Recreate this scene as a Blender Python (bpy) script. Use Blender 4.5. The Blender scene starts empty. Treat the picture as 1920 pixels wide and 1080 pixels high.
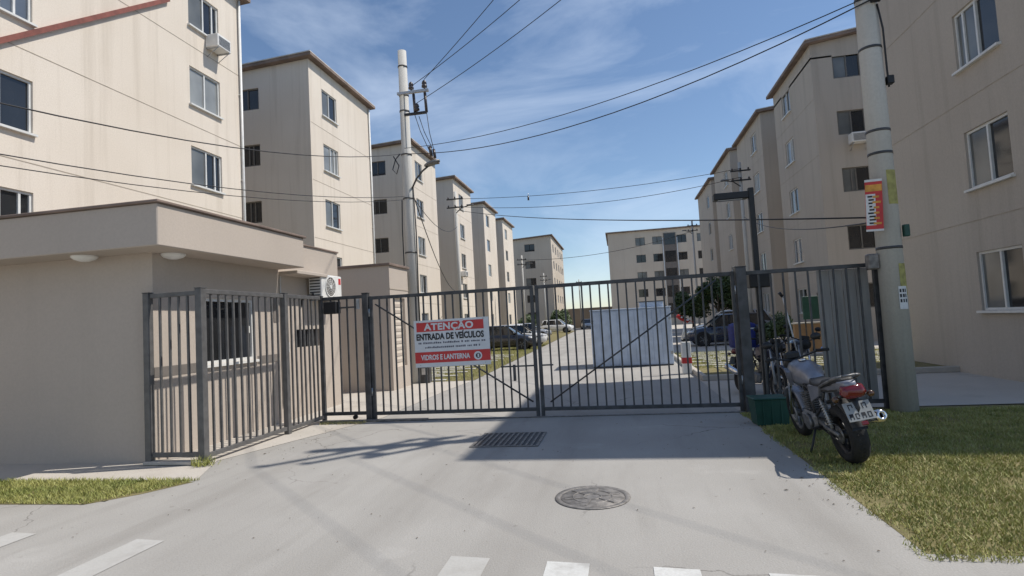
import bpy, math, random
from mathutils import Vector, Matrix
rnd = random.Random(7)
S = bpy.context.scene
COL = S.collection
R = math.radians

# ------------------------------------------------------------------ camera
CAM_H = 1.65
PITCH, ROLL, YAW = 0.05985, -0.05586, 0.1824
def cam_basis():
    cy, sy = math.cos(YAW), math.sin(YAW)
    F0 = Vector((-sy, cy, 0)); R0 = Vector((cy, sy, 0)); U0 = Vector((0, 0, 1))
    F = F0*math.cos(PITCH) + U0*math.sin(PITCH)
    U = U0*math.cos(PITCH) - F0*math.sin(PITCH)
    Rr = R0*math.cos(ROLL) + U*math.sin(ROLL)
    U2 = U*math.cos(ROLL) - R0*math.sin(ROLL)
    return F, Rr, U2
F_, R_, U_ = cam_basis()
cam = bpy.data.cameras.new('camera'); cam.sensor_width = 36; cam.lens = 36*1065/1920
cam.clip_start = 0.05; cam.clip_end = 3000
camo = bpy.data.objects.new('camera', cam); COL.objects.link(camo)
M4 = Matrix.Identity(4)
for i in range(3):
    M4[i][0] = R_[i]; M4[i][1] = U_[i]; M4[i][2] = -F_[i]
M4[0][3], M4[1][3], M4[2][3] = 0, 0, CAM_H
camo.matrix_world = M4
S.camera = camo

# ------------------------------------------------------------------ light and sky
SUN_EL, SUN_AZ = R(55.5), R(14)          # azimuth from +X towards +Y
sd = Vector((math.cos(SUN_EL)*math.cos(SUN_AZ), math.cos(SUN_EL)*math.sin(SUN_AZ), math.sin(SUN_EL)))
sun = bpy.data.lights.new('sun', 'SUN'); sun.energy = 4.6; sun.angle = R(0.55); sun.color = (1.0, 0.945, 0.86)
suno = bpy.data.objects.new('sun', sun); COL.objects.link(suno)
suno.rotation_euler = sd.to_track_quat('Z', 'Y').to_euler()
suno.location = (0, 0, 40)
W = bpy.data.worlds.new('World'); S.world = W; W.use_nodes = True
nt = W.node_tree; nt.nodes.clear()
o = nt.nodes.new('ShaderNodeOutputWorld'); bg = nt.nodes.new('ShaderNodeBackground')
sky = nt.nodes.new('ShaderNodeTexSky'); sky.sky_type = 'NISHITA'; sky.sun_disc = False
sky.sun_elevation = SUN_EL; sky.sun_rotation = math.pi/2 - SUN_AZ
sky.air_density = 1.0; sky.dust_density = 0.15; sky.ozone_density = 3.0; sky.altitude = 10
tc = nt.nodes.new('ShaderNodeTexCoord')
mp = nt.nodes.new('ShaderNodeMapping'); mp.inputs['Scale'].default_value = (1.3, 1.3, 4.2); mp.inputs['Rotation'].default_value = (0.25, 0.32, 0.5)
n1 = nt.nodes.new('ShaderNodeTexNoise'); n1.inputs['Scale'].default_value = 1.7; n1.inputs['Detail'].default_value = 7; n1.inputs['Roughness'].default_value = 0.58; n1.inputs['Distortion'].default_value = 0.6
cr = nt.nodes.new('ShaderNodeValToRGB'); cr.color_ramp.elements[0].position = 0.46; cr.color_ramp.elements[1].position = 0.86
cr.color_ramp.elements[0].color = (0, 0, 0, 1); cr.color_ramp.elements[1].color = (0.52, 0.52, 0.52, 1)
mx = nt.nodes.new('ShaderNodeMix'); mx.data_type = 'RGBA'
mx.inputs['B'].default_value = (7.4, 8.4, 9.9, 1)
L = nt.links.new
L(tc.outputs['Generated'], mp.inputs['Vector']); L(mp.outputs['Vector'], n1.inputs['Vector'])
L(n1.outputs['Fac'], cr.inputs['Fac']); L(cr.outputs['Color'], mx.inputs['Factor'])
L(sky.outputs['Color'], mx.inputs['A']); L(mx.outputs['Result'], bg.inputs['Color'])
bg.inputs['Strength'].default_value = 0.124
L(bg.outputs['Background'], o.inputs['Surface'])
vs = S.view_settings
vs.view_transform = 'Standard'; vs.look = 'None'; vs.exposure = 0.0; vs.gamma = 1; vs.use_curve_mapping = False
S.render.engine = 'CYCLES'

# ------------------------------------------------------------------ materials
MATS = {}
def _nodes(name):
    m = bpy.data.materials.new(name); m.use_nodes = True
    t = m.node_tree
    return m, t, t.nodes['Principled BSDF']
def mat(name, col, rough=0.7, var=0.12, scale=4.0, bump=0.0, bscale=40.0, metal=0.0, spec=0.5, coat=0.0, alt=None, detail=4, stretch=(1, 1, 1), emit=None):
    """procedural surface: two tones mixed by a noise in place, optional fine relief"""
    m, t, b = _nodes(name)
    g = t.nodes.new('ShaderNodeNewGeometry')
    mpn = t.nodes.new('ShaderNodeMapping'); mpn.inputs['Scale'].default_value = stretch
    n = t.nodes.new('ShaderNodeTexNoise'); n.inputs['Scale'].default_value = scale; n.inputs['Detail'].default_value = detail
    t.links.new(g.outputs['Position'], mpn.inputs['Vector']); t.links.new(mpn.outputs['Vector'], n.inputs['Vector'])
    r = t.nodes.new('ShaderNodeValToRGB')
    a = tuple(c*(1-var) for c in col) if alt is None else alt
    c2 = tuple(min(1, c*(1+var)) for c in col) if alt is None else col
    r.color_ramp.elements[0].position = 0.34; r.color_ramp.elements[1].position = 0.66
    r.color_ramp.elements[0].color = (*a, 1); r.color_ramp.elements[1].color = (*c2, 1)
    t.links.new(n.outputs['Fac'], r.inputs['Fac']); t.links.new(r.outputs['Color'], b.inputs['Base Color'])
    b.inputs['Roughness'].default_value = rough; b.inputs['Metallic'].default_value = metal
    b.inputs['Specular IOR Level'].default_value = spec
    b.inputs['Coat Weight'].default_value = coat
    if bump:
        n2 = t.nodes.new('ShaderNodeTexNoise'); n2.inputs['Scale'].default_value = bscale; n2.inputs['Detail'].default_value = 5
        t.links.new(g.outputs['Position'], n2.inputs['Vector'])
        bp = t.nodes.new('ShaderNodeBump'); bp.inputs['Strength'].default_value = bump; bp.inputs['Distance'].default_value = 0.01
        t.links.new(n2.outputs['Fac'], bp.inputs['Height']); t.links.new(bp.outputs['Normal'], b.inputs['Normal'])
    MATS[name] = m
    return m
def layered(name, base, dark, light, rough=0.85, stains=0.35, streak=(2.2, 2.2, 0.12), big=0.35, fine=30, bump=0.25, bscale=45, patch=None, spots=0.0, cracks=False):
    """weathered mineral surface: broad blotches, streaks along one axis, fine grain, dirt spots"""
    m, t, b = _nodes(name); N = t.nodes.new; Lk = t.links.new
    g = N('ShaderNodeNewGeometry')
    def noise(scale, detail=4, stretch=None, rough_=0.5):
        n = N('ShaderNodeTexNoise'); n.inputs['Scale'].default_value = scale; n.inputs['Detail'].default_value = detail; n.inputs['Roughness'].default_value = rough_
        if stretch:
            mm = N('ShaderNodeMapping'); mm.inputs['Scale'].default_value = stretch
            Lk(g.outputs['Position'], mm.inputs['Vector']); Lk(mm.outputs['Vector'], n.inputs['Vector'])
        else: Lk(g.outputs['Position'], n.inputs['Vector'])
        return n.outputs['Fac']
    def ramp(f, p0, p1, v0=0.0, v1=1.0):
        r = N('ShaderNodeMapRange'); r.inputs['From Min'].default_value = p0; r.inputs['From Max'].default_value = p1
        r.inputs['To Min'].default_value = v0; r.inputs['To Max'].default_value = v1
        Lk(f, r.inputs['Value']); return r.outputs['Result']
    def mix(f, a, c):
        x = N('ShaderNodeMix'); x.data_type = 'RGBA'; Lk(f, x.inputs['Factor'])
        for s, v in (('A', a), ('B', c)):
            if isinstance(v, tuple): x.inputs[s].default_value = (*v, 1)
            else: Lk(v, x.inputs[s])
        return x.outputs['Result']
    c = mix(ramp(noise(big, 5), 0.35, 0.68, 0, 0.85), base, light)
    c = mix(ramp(noise(1.0, 5, streak, 0.6), 0.52, 0.78, 0, stains), c, dark)
    c = mix(ramp(noise(1.0, 4, tuple(q*3.2 if q > 0.5 else q*2.0 for q in streak), 0.55), 0.56, 0.74, 0, stains*0.45), c, dark)
    c = mix(ramp(noise(fine, 3), 0.35, 0.7, 0, 0.22), c, dark)
    if patch: c = mix(ramp(noise(0.9, 6, None, 0.62), 0.60, 0.72, 0, 0.5), c, patch)
    if spots: c = mix(ramp(noise(9, 2), 0.70, 0.78, 0, spots), c, dark)
    if cracks:
        vo = N('ShaderNodeTexVoronoi'); vo.feature = 'DISTANCE_TO_EDGE'; vo.inputs['Scale'].default_value = 0.42
        dn = N('ShaderNodeTexNoise'); dn.inputs['Scale'].default_value = 2.2; dn.inputs['Detail'].default_value = 6
        Lk(g.outputs['Position'], dn.inputs['Vector'])
        vm = N('ShaderNodeVectorMath'); vm.operation = 'MULTIPLY_ADD'; vm.inputs[1].default_value = (0.5, 0.5, 0)
        Lk(dn.outputs['Color'], vm.inputs[0]); Lk(g.outputs['Position'], vm.inputs[2]); Lk(vm.outputs['Vector'], vo.inputs['Vector'])
        ck = ramp(vo.outputs['Distance'], 0.0012, 0.004, 1, 0)
        mk = N('ShaderNodeMath'); mk.operation = 'MULTIPLY'; Lk(ck, mk.inputs[0]); Lk(ramp(noise(0.33, 3), 0.50, 0.58, 0, 0.75), mk.inputs[1])
        c = mix(mk.outputs['Value'], c, (0.12, 0.11, 0.10))
        # tyre darkening along the drive
        c = mix(ramp(noise(1.0, 3, (1.1, 0.05, 1)), 0.52, 0.70, 0, 0.30), c, dark)
    Lk(c, b.inputs['Base Color']); b.inputs['Roughness'].default_value = rough
    b.inputs['Specular IOR Level'].default_value = 0.25
    bp = N('ShaderNodeBump'); bp.inputs['Strength'].default_value = bump; bp.inputs['Distance'].default_value = 0.01
    Lk(noise(bscale, 5), bp.inputs['Height']); Lk(bp.outputs['Normal'], b.inputs['Normal'])
    MATS[name] = m
    return m
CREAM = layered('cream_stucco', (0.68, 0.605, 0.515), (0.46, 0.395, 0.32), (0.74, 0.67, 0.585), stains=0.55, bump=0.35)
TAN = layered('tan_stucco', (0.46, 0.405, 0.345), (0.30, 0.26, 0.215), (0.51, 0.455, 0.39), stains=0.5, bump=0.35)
PALE = layered('pale_stucco', (0.56, 0.49, 0.405), (0.36, 0.31, 0.26), (0.62, 0.555, 0.465), stains=0.35, bump=0.35)
GUARD = layered('guardhouse_stucco', (0.46, 0.40, 0.345), (0.36, 0.31, 0.265), (0.50, 0.435, 0.375), stains=0.18, bump=0.2)
BROWNW = layered('garden_wall_plaster', (0.30, 0.25, 0.20), (0.18, 0.15, 0.12), (0.34, 0.29, 0.24))
CONC = layered('pale_concrete_paving', (0.335, 0.32, 0.297), (0.21, 0.195, 0.175), (0.40, 0.385, 0.36), stains=0.42, streak=(1.6, 0.30, 1), big=0.55, fine=60, bump=0.4, bscale=70, patch=(0.45, 0.435, 0.41), spots=0.5, cracks=True)
WALK = layered('pavement_concrete', (0.47, 0.435, 0.385), (0.31, 0.275, 0.235), (0.52, 0.48, 0.43), stains=0.4, streak=(0.9, 0.9, 1), big=0.8, fine=40, bump=0.3, patch=(0.36, 0.32, 0.27), spots=0.4)
EARTH = layered('dry_earth', (0.16, 0.135, 0.095), (0.09, 0.075, 0.05), (0.20, 0.17, 0.12), big=0.2, fine=20, bump=0.6)
TURF = layered('turf_soil', (0.19, 0.165, 0.07), (0.10, 0.09, 0.045), (0.24, 0.205, 0.10), stains=0.7, streak=(3, 3, 1), big=2.5, fine=45, bump=1.0, bscale=60, patch=(0.27, 0.22, 0.13), spots=0.6)
POLE = layered('pole_concrete', (0.50, 0.49, 0.46), (0.33, 0.32, 0.30), (0.56, 0.55, 0.52), stains=0.35, streak=(9, 9, 0.25), big=1.2, bump=0.3)
ROOF = mat('fibre_cement_roof', (0.20, 0.15, 0.125), 0.9, 0.25, 1.5, 0.3, 20)
ROOFEDGE = mat('roof_edge_metal', (0.55, 0.53, 0.50), 0.5, 0.12, 3)
REDTRIM = mat('red_brown_trim', (0.20, 0.062, 0.045), 0.7, 0.2, 5)
JOINT = mat('render_joint', (0.40, 0.345, 0.28), 0.9, 0.12, 4)
DARKFR = mat('bronze_window_frame', (0.16, 0.145, 0.125), 0.5, 0.1, 6)
ALU = mat('white_aluminium', (0.66, 0.66, 0.64), 0.4, 0.06, 8)
def glassmat(name, col, rough=0.06):
    m, t, b = _nodes(name)
    g = t.nodes.new('ShaderNodeNewGeometry'); n = t.nodes.new('ShaderNodeTexNoise'); n.inputs['Scale'].default_value = 1.1
    t.links.new(g.outputs['Position'], n.inputs['Vector'])
    r = t.nodes.new('ShaderNodeValToRGB'); r.color_ramp.elements[0].position = 0.3; r.color_ramp.elements[1].position = 0.7
    r.color_ramp.elements[0].color = (*[c*0.7 for c in col], 1); r.color_ramp.elements[1].color = (*[c*1.3 for c in col], 1)
    t.links.new(n.outputs['Fac'], r.inputs['Fac']); t.links.new(r.outputs['Color'], b.inputs['Base Color'])
    b.inputs['Roughness'].default_value = rough; b.inputs['Specular IOR Level'].default_value = 0.7
    bp = t.nodes.new('ShaderNodeBump'); bp.inputs['Strength'].default_value = 0.05; bp.inputs['Distance'].default_value = 0.02
    t.links.new(n.outputs['Fac'], bp.inputs['Height']); t.links.new(bp.outputs['Normal'], b.inputs['Normal'])
    return m
GLASS = [glassmat('window_glass', (0.13, 0.135, 0.13), 0.1), glassmat('dark_window_glass', (0.018, 0.019, 0.021)), glassmat('curtained_window_glass', (0.24, 0.25, 0.245), 0.12), glassmat('bluish_window_glass', (0.10, 0.12, 0.15), 0.1)]
CARGLASS = glassmat('car_glass', (0.012, 0.014, 0.017), 0.04)
IRON = mat('dark_grey_gate_paint', (0.056, 0.056, 0.058), 0.5, 0.35, 7, 0.2, 60)
IRONL = mat('grey_fence_paint', (0.105, 0.102, 0.10), 0.45, 0.18, 9, 0.1, 60)
BLACK = mat('black_plastic', (0.012, 0.012, 0.013), 0.5, 0.2, 12)
RUBBER = mat('tyre_rubber', (0.016, 0.016, 0.017), 0.85, 0.25, 25, 0.3, 80)
STEEL = mat('galvanised_steel', (0.42, 0.43, 0.44), 0.4, 0.15, 10, metal=0.7)
CHROME = mat('bright_metal', (0.72, 0.72, 0.72), 0.16, 0.08, 10, metal=1.0)
ALLOY = mat('dull_alloy', (0.17, 0.17, 0.172), 0.5, 0.35, 18, metal=0.6)
DARKM = mat('dark_frame_metal', (0.03, 0.03, 0.032), 0.45, 0.25, 15, metal=0.3)
CASTIRON = mat('worn_cast_iron', (0.21, 0.195, 0.18), 0.6, 0.3, 14, 0.4, 60, metal=0.4)
WHITEP = mat('white_enamel', (0.74, 0.73, 0.70), 0.4, 0.06, 6)
GREYP = mat('light_grey_sheet_metal', (0.47, 0.545, 0.66), 0.5, 0.12, 3.5, 0.08, 12)
GREYB = mat('grey_board', (0.30, 0.285, 0.265), 0.75, 0.14, 3, 0.2, 30, stretch=(6, 6, 0.5))
REDP = mat('sign_red', (0.52, 0.035, 0.035), 0.5, 0.08, 6)
SIGNW = mat('sign_white', (0.62, 0.64, 0.66), 0.5, 0.05, 5)
INK = mat('black_ink', (0.012, 0.012, 0.014), 0.6, 0.1, 6)
INKG = mat('grey_blue_ink', (0.10, 0.105, 0.14), 0.6, 0.1, 6)
YELP = mat('poster_yellow', (0.34, 0.31, 0.10), 0.7, 0.2, 14)
ORNP = mat('poster_orange', (0.62, 0.30, 0.06), 0.7, 0.2, 14)
PAPER = mat('white_paper', (0.66, 0.66, 0.65), 0.8, 0.08, 20)
GREENB = mat('dark_green_plastic', (0.010, 0.06, 0.042), 0.5, 0.15, 6)
ORANGEW = mat('orange_plaster', (0.30, 0.185, 0.10), 0.85, 0.15, 2, 0.3, 30)
BLUEP = mat('blue_fabric', (0.010, 0.022, 0.17), 0.7, 0.3, 16, 0.2, 60)
LBLUE = mat('light_blue_plastic', (0.10, 0.28, 0.66), 0.5, 0.15, 9)
SILVER = mat('silver_motorcycle_paint', (0.22, 0.225, 0.255), 0.4, 0.16, 9, metal=0.45, coat=0.35)
NAVY = mat('navy_motorcycle_paint', (0.012, 0.016, 0.05), 0.3, 0.1, 5, coat=0.6)
SEAT = mat('black_vinyl', (0.016, 0.016, 0.017), 0.6, 0.2, 30, 0.2, 90)
TAILRED = mat('red_lens', (0.13, 0.006, 0.009), 0.12, 0.1, 8, coat=0.5)
AMBER = mat('amber_lens', (0.07, 0.03, 0.012), 0.2, 0.1, 8, coat=0.5)
LENS = mat('clear_lens', (0.62, 0.63, 0.64), 0.1, 0.06, 8, coat=0.6)
PLATE = mat('number_plate_grey', (0.29, 0.295, 0.285), 0.45, 0.08, 20)
CARB = mat('black_car_paint', (0.014, 0.014, 0.018), 0.25, 0.1, 3, coat=0.9)
CARW = mat('white_car_paint', (0.70, 0.70, 0.69), 0.3, 0.04, 3, coat=0.8)
CARS = mat('silver_car_paint', (0.38, 0.39, 0.41), 0.3, 0.05, 3, metal=0.4, coat=0.8)
CARBL = mat('dark_blue_car_paint', (0.014, 0.02, 0.045), 0.25, 0.1, 3, coat=0.9)
STRIPE = mat('grey_brown_band_paint', (0.17, 0.15, 0.135), 0.8, 0.12, 5)
PAINT = layered('worn_white_road_paint', (0.55, 0.55, 0.53), (0.37, 0.355, 0.33), (0.62, 0.62, 0.60), stains=1.0, streak=(3.4, 3.4, 1), big=2.0, fine=45, bump=0.2)
FAINT = layered('nearly_worn_off_road_paint', (0.43, 0.42, 0.395), (0.35, 0.335, 0.31), (0.47, 0.46, 0.44), stains=1.0, streak=(3.0, 3.0, 1), big=1.4, fine=45, bump=0.2)
WIRE = mat('cable_black', (0.02, 0.02, 0.022), 0.6, 0.1, 3)
CERAM = mat('insulator_brown', (0.06, 0.05, 0.05), 0.3, 0.2, 12)
PAVER = layered('concrete_paver', (0.52, 0.50, 0.46), (0.33, 0.31, 0.27), (0.58, 0.56, 0.52), stains=0.4, streak=(1, 1, 1), big=1.5)
BARK = mat('bark', (0.10, 0.075, 0.05), 0.9, 0.3, 12, 0.6, 30)
def leafmat(name, a, b_):
    m = mat(name, a, 0.6, 0.2, 3.0, alt=b_, detail=6)
    return m
LEAF = leafmat('leaf_green', (0.075, 0.11, 0.03), (0.03, 0.055, 0.016))
GRASSM = leafmat('grass_blade', (0.38, 0.37, 0.115), (0.21, 0.235, 0.055))
DRYM = leafmat('dry_grass_blade', (0.48, 0.42, 0.19), (0.34, 0.30, 0.12))

# ------------------------------------------------------------------ mesh helpers
class MB:
    def __init__(s): s.v = []; s.f = []; s.sm = []
    def add(s, vs_, fs, smooth=False):
        n = len(s.v); s.v += [tuple(p) for p in vs_]; s.f += [tuple(i+n for i in f) for f in fs]; s.sm += [smooth]*len(fs); return s
    def box(s, a, b, mtx=None):
        (x0, y0, z0), (x1, y1, z1) = a, b
        p = [(x0,y0,z0),(x1,y0,z0),(x1,y1,z0),(x0,y1,z0),(x0,y0,z1),(x1,y0,z1),(x1,y1,z1),(x0,y1,z1)]
        if mtx is not None: p = [tuple(mtx @ Vector(q)) for q in p]
        return s.add(p, [(0,3,2,1),(4,5,6,7),(0,1,5,4),(1,2,6,5),(2,3,7,6),(3,0,4,7)])
    def bbox(s, a, b, c=0.01, mtx=None):
        """box with chamfered edges"""
        (x0, y0, z0), (x1, y1, z1) = a, b
        X = (x0, x1); Y = (y0, y1); Z = (z0, z1); V = []; idx = {}
        for i in (0, 1):
            for j in (0, 1):
                for k in (0, 1):
                    sx, sy, sz = (1, -1)[i], (1, -1)[j], (1, -1)[k]
                    for ax in range(3):
                        p = [X[i]+(sx*c if ax != 0 else 0), Y[j]+(sy*c if ax != 1 else 0), Z[k]+(sz*c if ax != 2 else 0)]
                        idx[(i, j, k, ax)] = len(V); V.append(tuple(p))
        Fc = []
        def q(l): Fc.append(tuple(idx[t] for t in l))
        for e in (0, 1):
            a_ = [(e,0,0,0),(e,1,0,0),(e,1,1,0),(e,0,1,0)]; q(a_ if e else a_[::-1])
            a_ = [(0,e,0,1),(1,e,0,1),(1,e,1,1),(0,e,1,1)]; q(a_[::-1] if e else a_)
            a_ = [(0,0,e,2),(1,0,e,2),(1,1,e,2),(0,1,e,2)]; q(a_ if e else a_[::-1])
        for i in (0, 1):
            for j in (0, 1):
                a_ = [(i,j,0,0),(i,j,0,1),(i,j,1,1),(i,j,1,0)]; q(a_ if i == j else a_[::-1])
                a_ = [(i,0,j,0),(i,0,j,2),(i,1,j,2),(i,1,j,0)]; q(a_[::-1] if i == j else a_)
                a_ = [(0,i,j,1),(0,i,j,2),(1,i,j,2),(1,i,j,1)]; q(a_ if i == j else a_[::-1])
        for i in (0, 1):
            for j in (0, 1):
                for k in (0, 1):
                    a_ = [(i,j,k,0),(i,j,k,1),(i,j,k,2)]; q(a_ if (i+j+k) % 2 else a_[::-1])
        if mtx is not None: V = [tuple(mtx @ Vector(p)) for p in V]
        return s.add(V, Fc)
    def cyl(s, p0, p1, r0, r1=None, n=12, caps=True, smooth=True):
        r1 = r0 if r1 is None else r1
        p0 = Vector(p0); p1 = Vector(p1); d = (p1-p0).normalized()
        u = d.orthogonal().normalized(); w = d.cross(u)
        V = []
        for p, r in ((p0, r0), (p1, r1)):
            for i in range(n):
                a = 2*math.pi*i/n; V.append(p+u*(r*math.cos(a))+w*(r*math.sin(a)))
        s.add(V, [(i, (i+1) % n, n+(i+1) % n, n+i) for i in range(n)], smooth)
        if caps:
            s.add(V[:n], [tuple(range(n))[::-1]]); s.add(V[n:], [tuple(range(n))])
        return s
    def tube(s, pts, r, n=8, caps=True):
        pts = [Vector(p) for p in pts]; m = len(pts)
        rs = r if isinstance(r, (list, tuple)) else [r]*m
        t0 = (pts[1]-pts[0]).normalized(); u = t0.orthogonal().normalized(); V = []
        for k in range(m):
            t = (pts[min(k+1, m-1)]-pts[max(k-1, 0)]).normalized()
            u = (u-t*u.dot(t)).normalized(); w = t.cross(u)
            for i in range(n):
                a = 2*math.pi*i/n; V.append(pts[k]+u*(rs[k]*math.cos(a))+w*(rs[k]*math.sin(a)))
        s.add(V, [(k*n+i, k*n+(i+1) % n, (k+1)*n+(i+1) % n, (k+1)*n+i) for k in range(m-1) for i in range(n)], True)
        if caps:
            s.add(V[:n], [tuple(range(n))[::-1]]); s.add(V[-n:], [tuple(range(n))])
        return s
    def lathe(s, c, axis, prof, n=24, closed=False):
        """prof: list of (along, radius)"""
        c = Vector(c); d = Vector(axis).normalized(); u = d.orthogonal().normalized(); w = d.cross(u); V = []
        for a_, r in prof:
            for i in range(n):
                a = 2*math.pi*i/n; V.append(c+d*a_+u*(r*math.cos(a))+w*(r*math.sin(a)))
        m = len(prof); rng = range(m) if closed else range(m-1)
        s.add(V, [(k*n+i, k*n+(i+1) % n, ((k+1) % m)*n+(i+1) % n, ((k+1) % m)*n+i) for k in rng for i in range(n)], True)
        return s
    def loft(s, rings, cap=True, smooth=True):
        n = len(rings[0]); V = [p for r in rings for p in r]
        s.add(V, [(k*n+i, k*n+(i+1) % n, (k+1)*n+(i+1) % n, (k+1)*n+i) for k in range(len(rings)-1) for i in range(n)], smooth)
        if cap:
            s.add(rings[0], [tuple(range(n))[::-1]], smooth); s.add(rings[-1], [tuple(range(n))], smooth)
        return s
    def prism(s, poly, axis, a, b):
        """poly of 2-D points extruded along axis from a to b"""
        def P(q, t): return (t, q[0], q[1]) if axis == 0 else ((q[0], t, q[1]) if axis == 1 else (q[0], q[1], t))
        n = len(poly); V = [P(q, a) for q in poly]+[P(q, b) for q in poly]
        return s.add(V, [tuple(range(n))[::-1], tuple(range(n, 2*n))]+[(i, (i+1) % n, n+(i+1) % n, n+i) for i in range(n)])
    def mesh(s, name, m):
        me = bpy.data.meshes.new(name); me.from_pydata(s.v, [], s.f)
        me.polygons.foreach_set('use_smooth', s.sm); me.materials.append(m); me.validate()
        import bmesh
        bm = bmesh.new(); bm.from_mesh(me); bmesh.ops.remove_doubles(bm, verts=bm.verts, dist=1e-5)
        bmesh.ops.recalc_face_normals(bm, faces=bm.faces); bm.to_mesh(me); bm.free()
        return me
    def build(s, name, m, parent=None, **k): return put(name, s.mesh(name, m), parent, **k)
def put(name, data, parent=None, loc=None, rot=None, label=None, cat=None, group=None, kind=None):
    ob = bpy.data.objects.new(name, data); COL.objects.link(ob)
    if parent is not None: ob.parent = parent
    if loc is not None: ob.location = loc
    if rot is not None: ob.rotation_euler = rot
    if label: ob['label'] = label
    if cat: ob['category'] = cat
    if group: ob['group'] = group
    if kind: ob['kind'] = kind
    return ob
def thing(name, label, cat, loc=(0, 0, 0), rotz=0.0, group=None, rot=None):
    return put(name, None, None, loc, rot or (0, 0, rotz), label, cat, group)
def copy_tree(ob, parent=None):
    c = ob.copy(); COL.objects.link(c)
    if parent is not None: c.parent = parent
    for ch in list(ob.children): copy_tree(ch, c)
    return c
def sheet(name, x0, x1, y0, y1, z, m, label=None, parent=None, kind='structure', nx=1, ny=1):
    mb = MB()
    V = [(x0+(x1-x0)*i/nx, y0+(y1-y0)*j/ny, z) for j in range(ny+1) for i in range(nx+1)]
    mb.add(V, [(j*(nx+1)+i, j*(nx+1)+i+1, (j+1)*(nx+1)+i+1, (j+1)*(nx+1)+i) for j in range(ny) for i in range(nx)])
    return mb.build(name, m, parent, kind=kind if parent is None else None, label=label, cat=None)
def text_mesh(txt, size, depth=0.001, bold=0.0, spacing=1.0):
    cu = bpy.data.curves.new('lettering', 'FONT'); cu.body = txt; cu.size = size; cu.extrude = depth; cu.offset = bold
    cu.align_x = 'CENTER'; cu.align_y = 'CENTER'; cu.space_character = spacing; cu.resolution_u = 3
    ob = bpy.data.objects.new('lettering', cu); COL.objects.link(ob)
    bpy.context.view_layer.update()
    dg = bpy.context.evaluated_depsgraph_get()
    me = bpy.data.meshes.new_from_object(ob.evaluated_get(dg))
    bpy.data.objects.remove(ob); return me

# ------------------------------------------------------------------ ground, streets
sheet('ground', -500, 500, -250, 900, -0.02, EARTH, 'dry earth ground reaching the horizon')
def poly_sheet(name, pts, z, m, label):
    return MB().add([(x, y, z) for x, y in pts], [tuple(range(len(pts)))]).build(name, m, None, label=label, kind='structure')
street = poly_sheet('street', [(-60, -14), (60, -14), (60, 4.3), (1.88, 4.3), (1.86, 4.75), (-5.45, 4.75), (-5.45, 5.2), (-60, 5.2)], 0.0, CONC, 'pale concrete street in front of the gate')
poly_sheet('driveway', [(-5.45, 4.75), (1.86, 4.75), (1.82, 14.3), (1.84, 84), (-6.0, 84), (-4.35, 18), (-4.3, 16.3), (-4.45, 14), (-4.45, 10.1), (-5.45, 6.9)], 0.0, CONC, 'pale concrete driveway running through the gate')
poly_sheet('cross_road', [(-60, 78), (-6.2, 78), (-6.0, 84), (1.84, 84), (40, 84), (40, 98), (-60, 98)], 0.0, CONC, 'far concrete cross road at the end of the drive')
# pavement slabs beside the guardhouse
poly_sheet('pavement', [(-12, 6.02), (-5.0, 5.98), (-5.45, 6.9), (-4.45, 10.1), (-4.45, 14), (-4.3, 16.3), (-13, 16.3), (-13, 6.02)], 0.004, WALK, 'pale worn pavement around the guardhouse')
# crosswalk stripes
for x, faint in ((-6.24, 1), (-5.53, 1), (-4.12, 1), (-1.30, 1), (-0.60, 0), (0.105, 0), (0.80, 0), (1.51, 1)):
    w = 0.29; y1 = 3.90 - 0.075*x
    MB().add([(x, 1.0, 0.004), (x+w, 1.0, 0.004), (x+w+0.01, y1-0.012, 0.004), (x+0.01, y1+0.012, 0.004)], [(0, 1, 2, 3)]).build('crosswalk_stripe', FAINT if faint else PAINT, street)
# lawns
lawn_r = poly_sheet('lawn', [(1.86, 4.2), (30, 3.6), (30, 9.2), (1.82, 9.9)], 0.002, TURF, 'grass verge right of the driveway outside the fence')
lawn_l = poly_sheet('lawn', [(-30, 4.95), (-5.6, 5.1), (-5.25, 5.45), (-4.98, 5.92), (-12, 6.0), (-30, 6.0)], 0.003, TURF, 'small grass verge in front of the guardhouse')
yard = poly_sheet('yard', [(1.82, 9.9), (30, 9.9), (30, 84), (1.84, 84), (1.82, 14.3)], 0.002, WALK, 'concrete yard inside the fence on the right')
park_l = poly_sheet('parking_lawn', [(-12.4, 16.3), (-4.3, 16.3), (-4.35, 18), (-6.0, 78), (-12.4, 78)], 0.008, TURF, 'green parking lawn with concrete paver strips along the left buildings')
planter = poly_sheet('planter_bed', [(1.98, 14.35), (8.8, 14.35), (8.8, 16.4), (1.98, 16.4)], 0.09, TURF, 'kerbed grass bed right of the inner drive')
kb = MB(); kb.bbox((1.86, 14.22, 0), (8.9, 14.35, 0.13), 0.015); kb.bbox((1.85, 14.35, 0), (1.98, 24, 0.13), 0.015)
kb.build('kerb', WALK, planter)
park_r = poly_sheet('parking_lawn', [(1.99, 16.4), (8.9, 16.4), (8.9, 24), (1.99, 24)], 0.008, TURF, 'shaded parking lawn with concrete paver strips on the right')
def pavers(parent, x0, x1, y0, y1, stepy, ln):
    me = MB().bbox((-ln/2, -0.10, 0), (ln/2, 0.10, 0.035), 0.012).mesh('paver', PAVER)
    y = y0; k = 0
    while y < y1:
        xx = x0 + ln/2 + 0.05 + (ln*0.5 if k % 2 else 0)
        while xx + ln/2 < x1:
            put('paver', me, parent, (xx+rnd.uniform(-.02, .02), y+rnd.uniform(-.02, .02), 0.006+rnd.uniform(-.006, .004)), (0, 0, rnd.uniform(-.015, .015)))
            xx += ln + 0.12
        y += stepy; k += 1
pavers(park_l, -11.9, -4.75, 16.6, 29.0, 0.62, 1.0)
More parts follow.
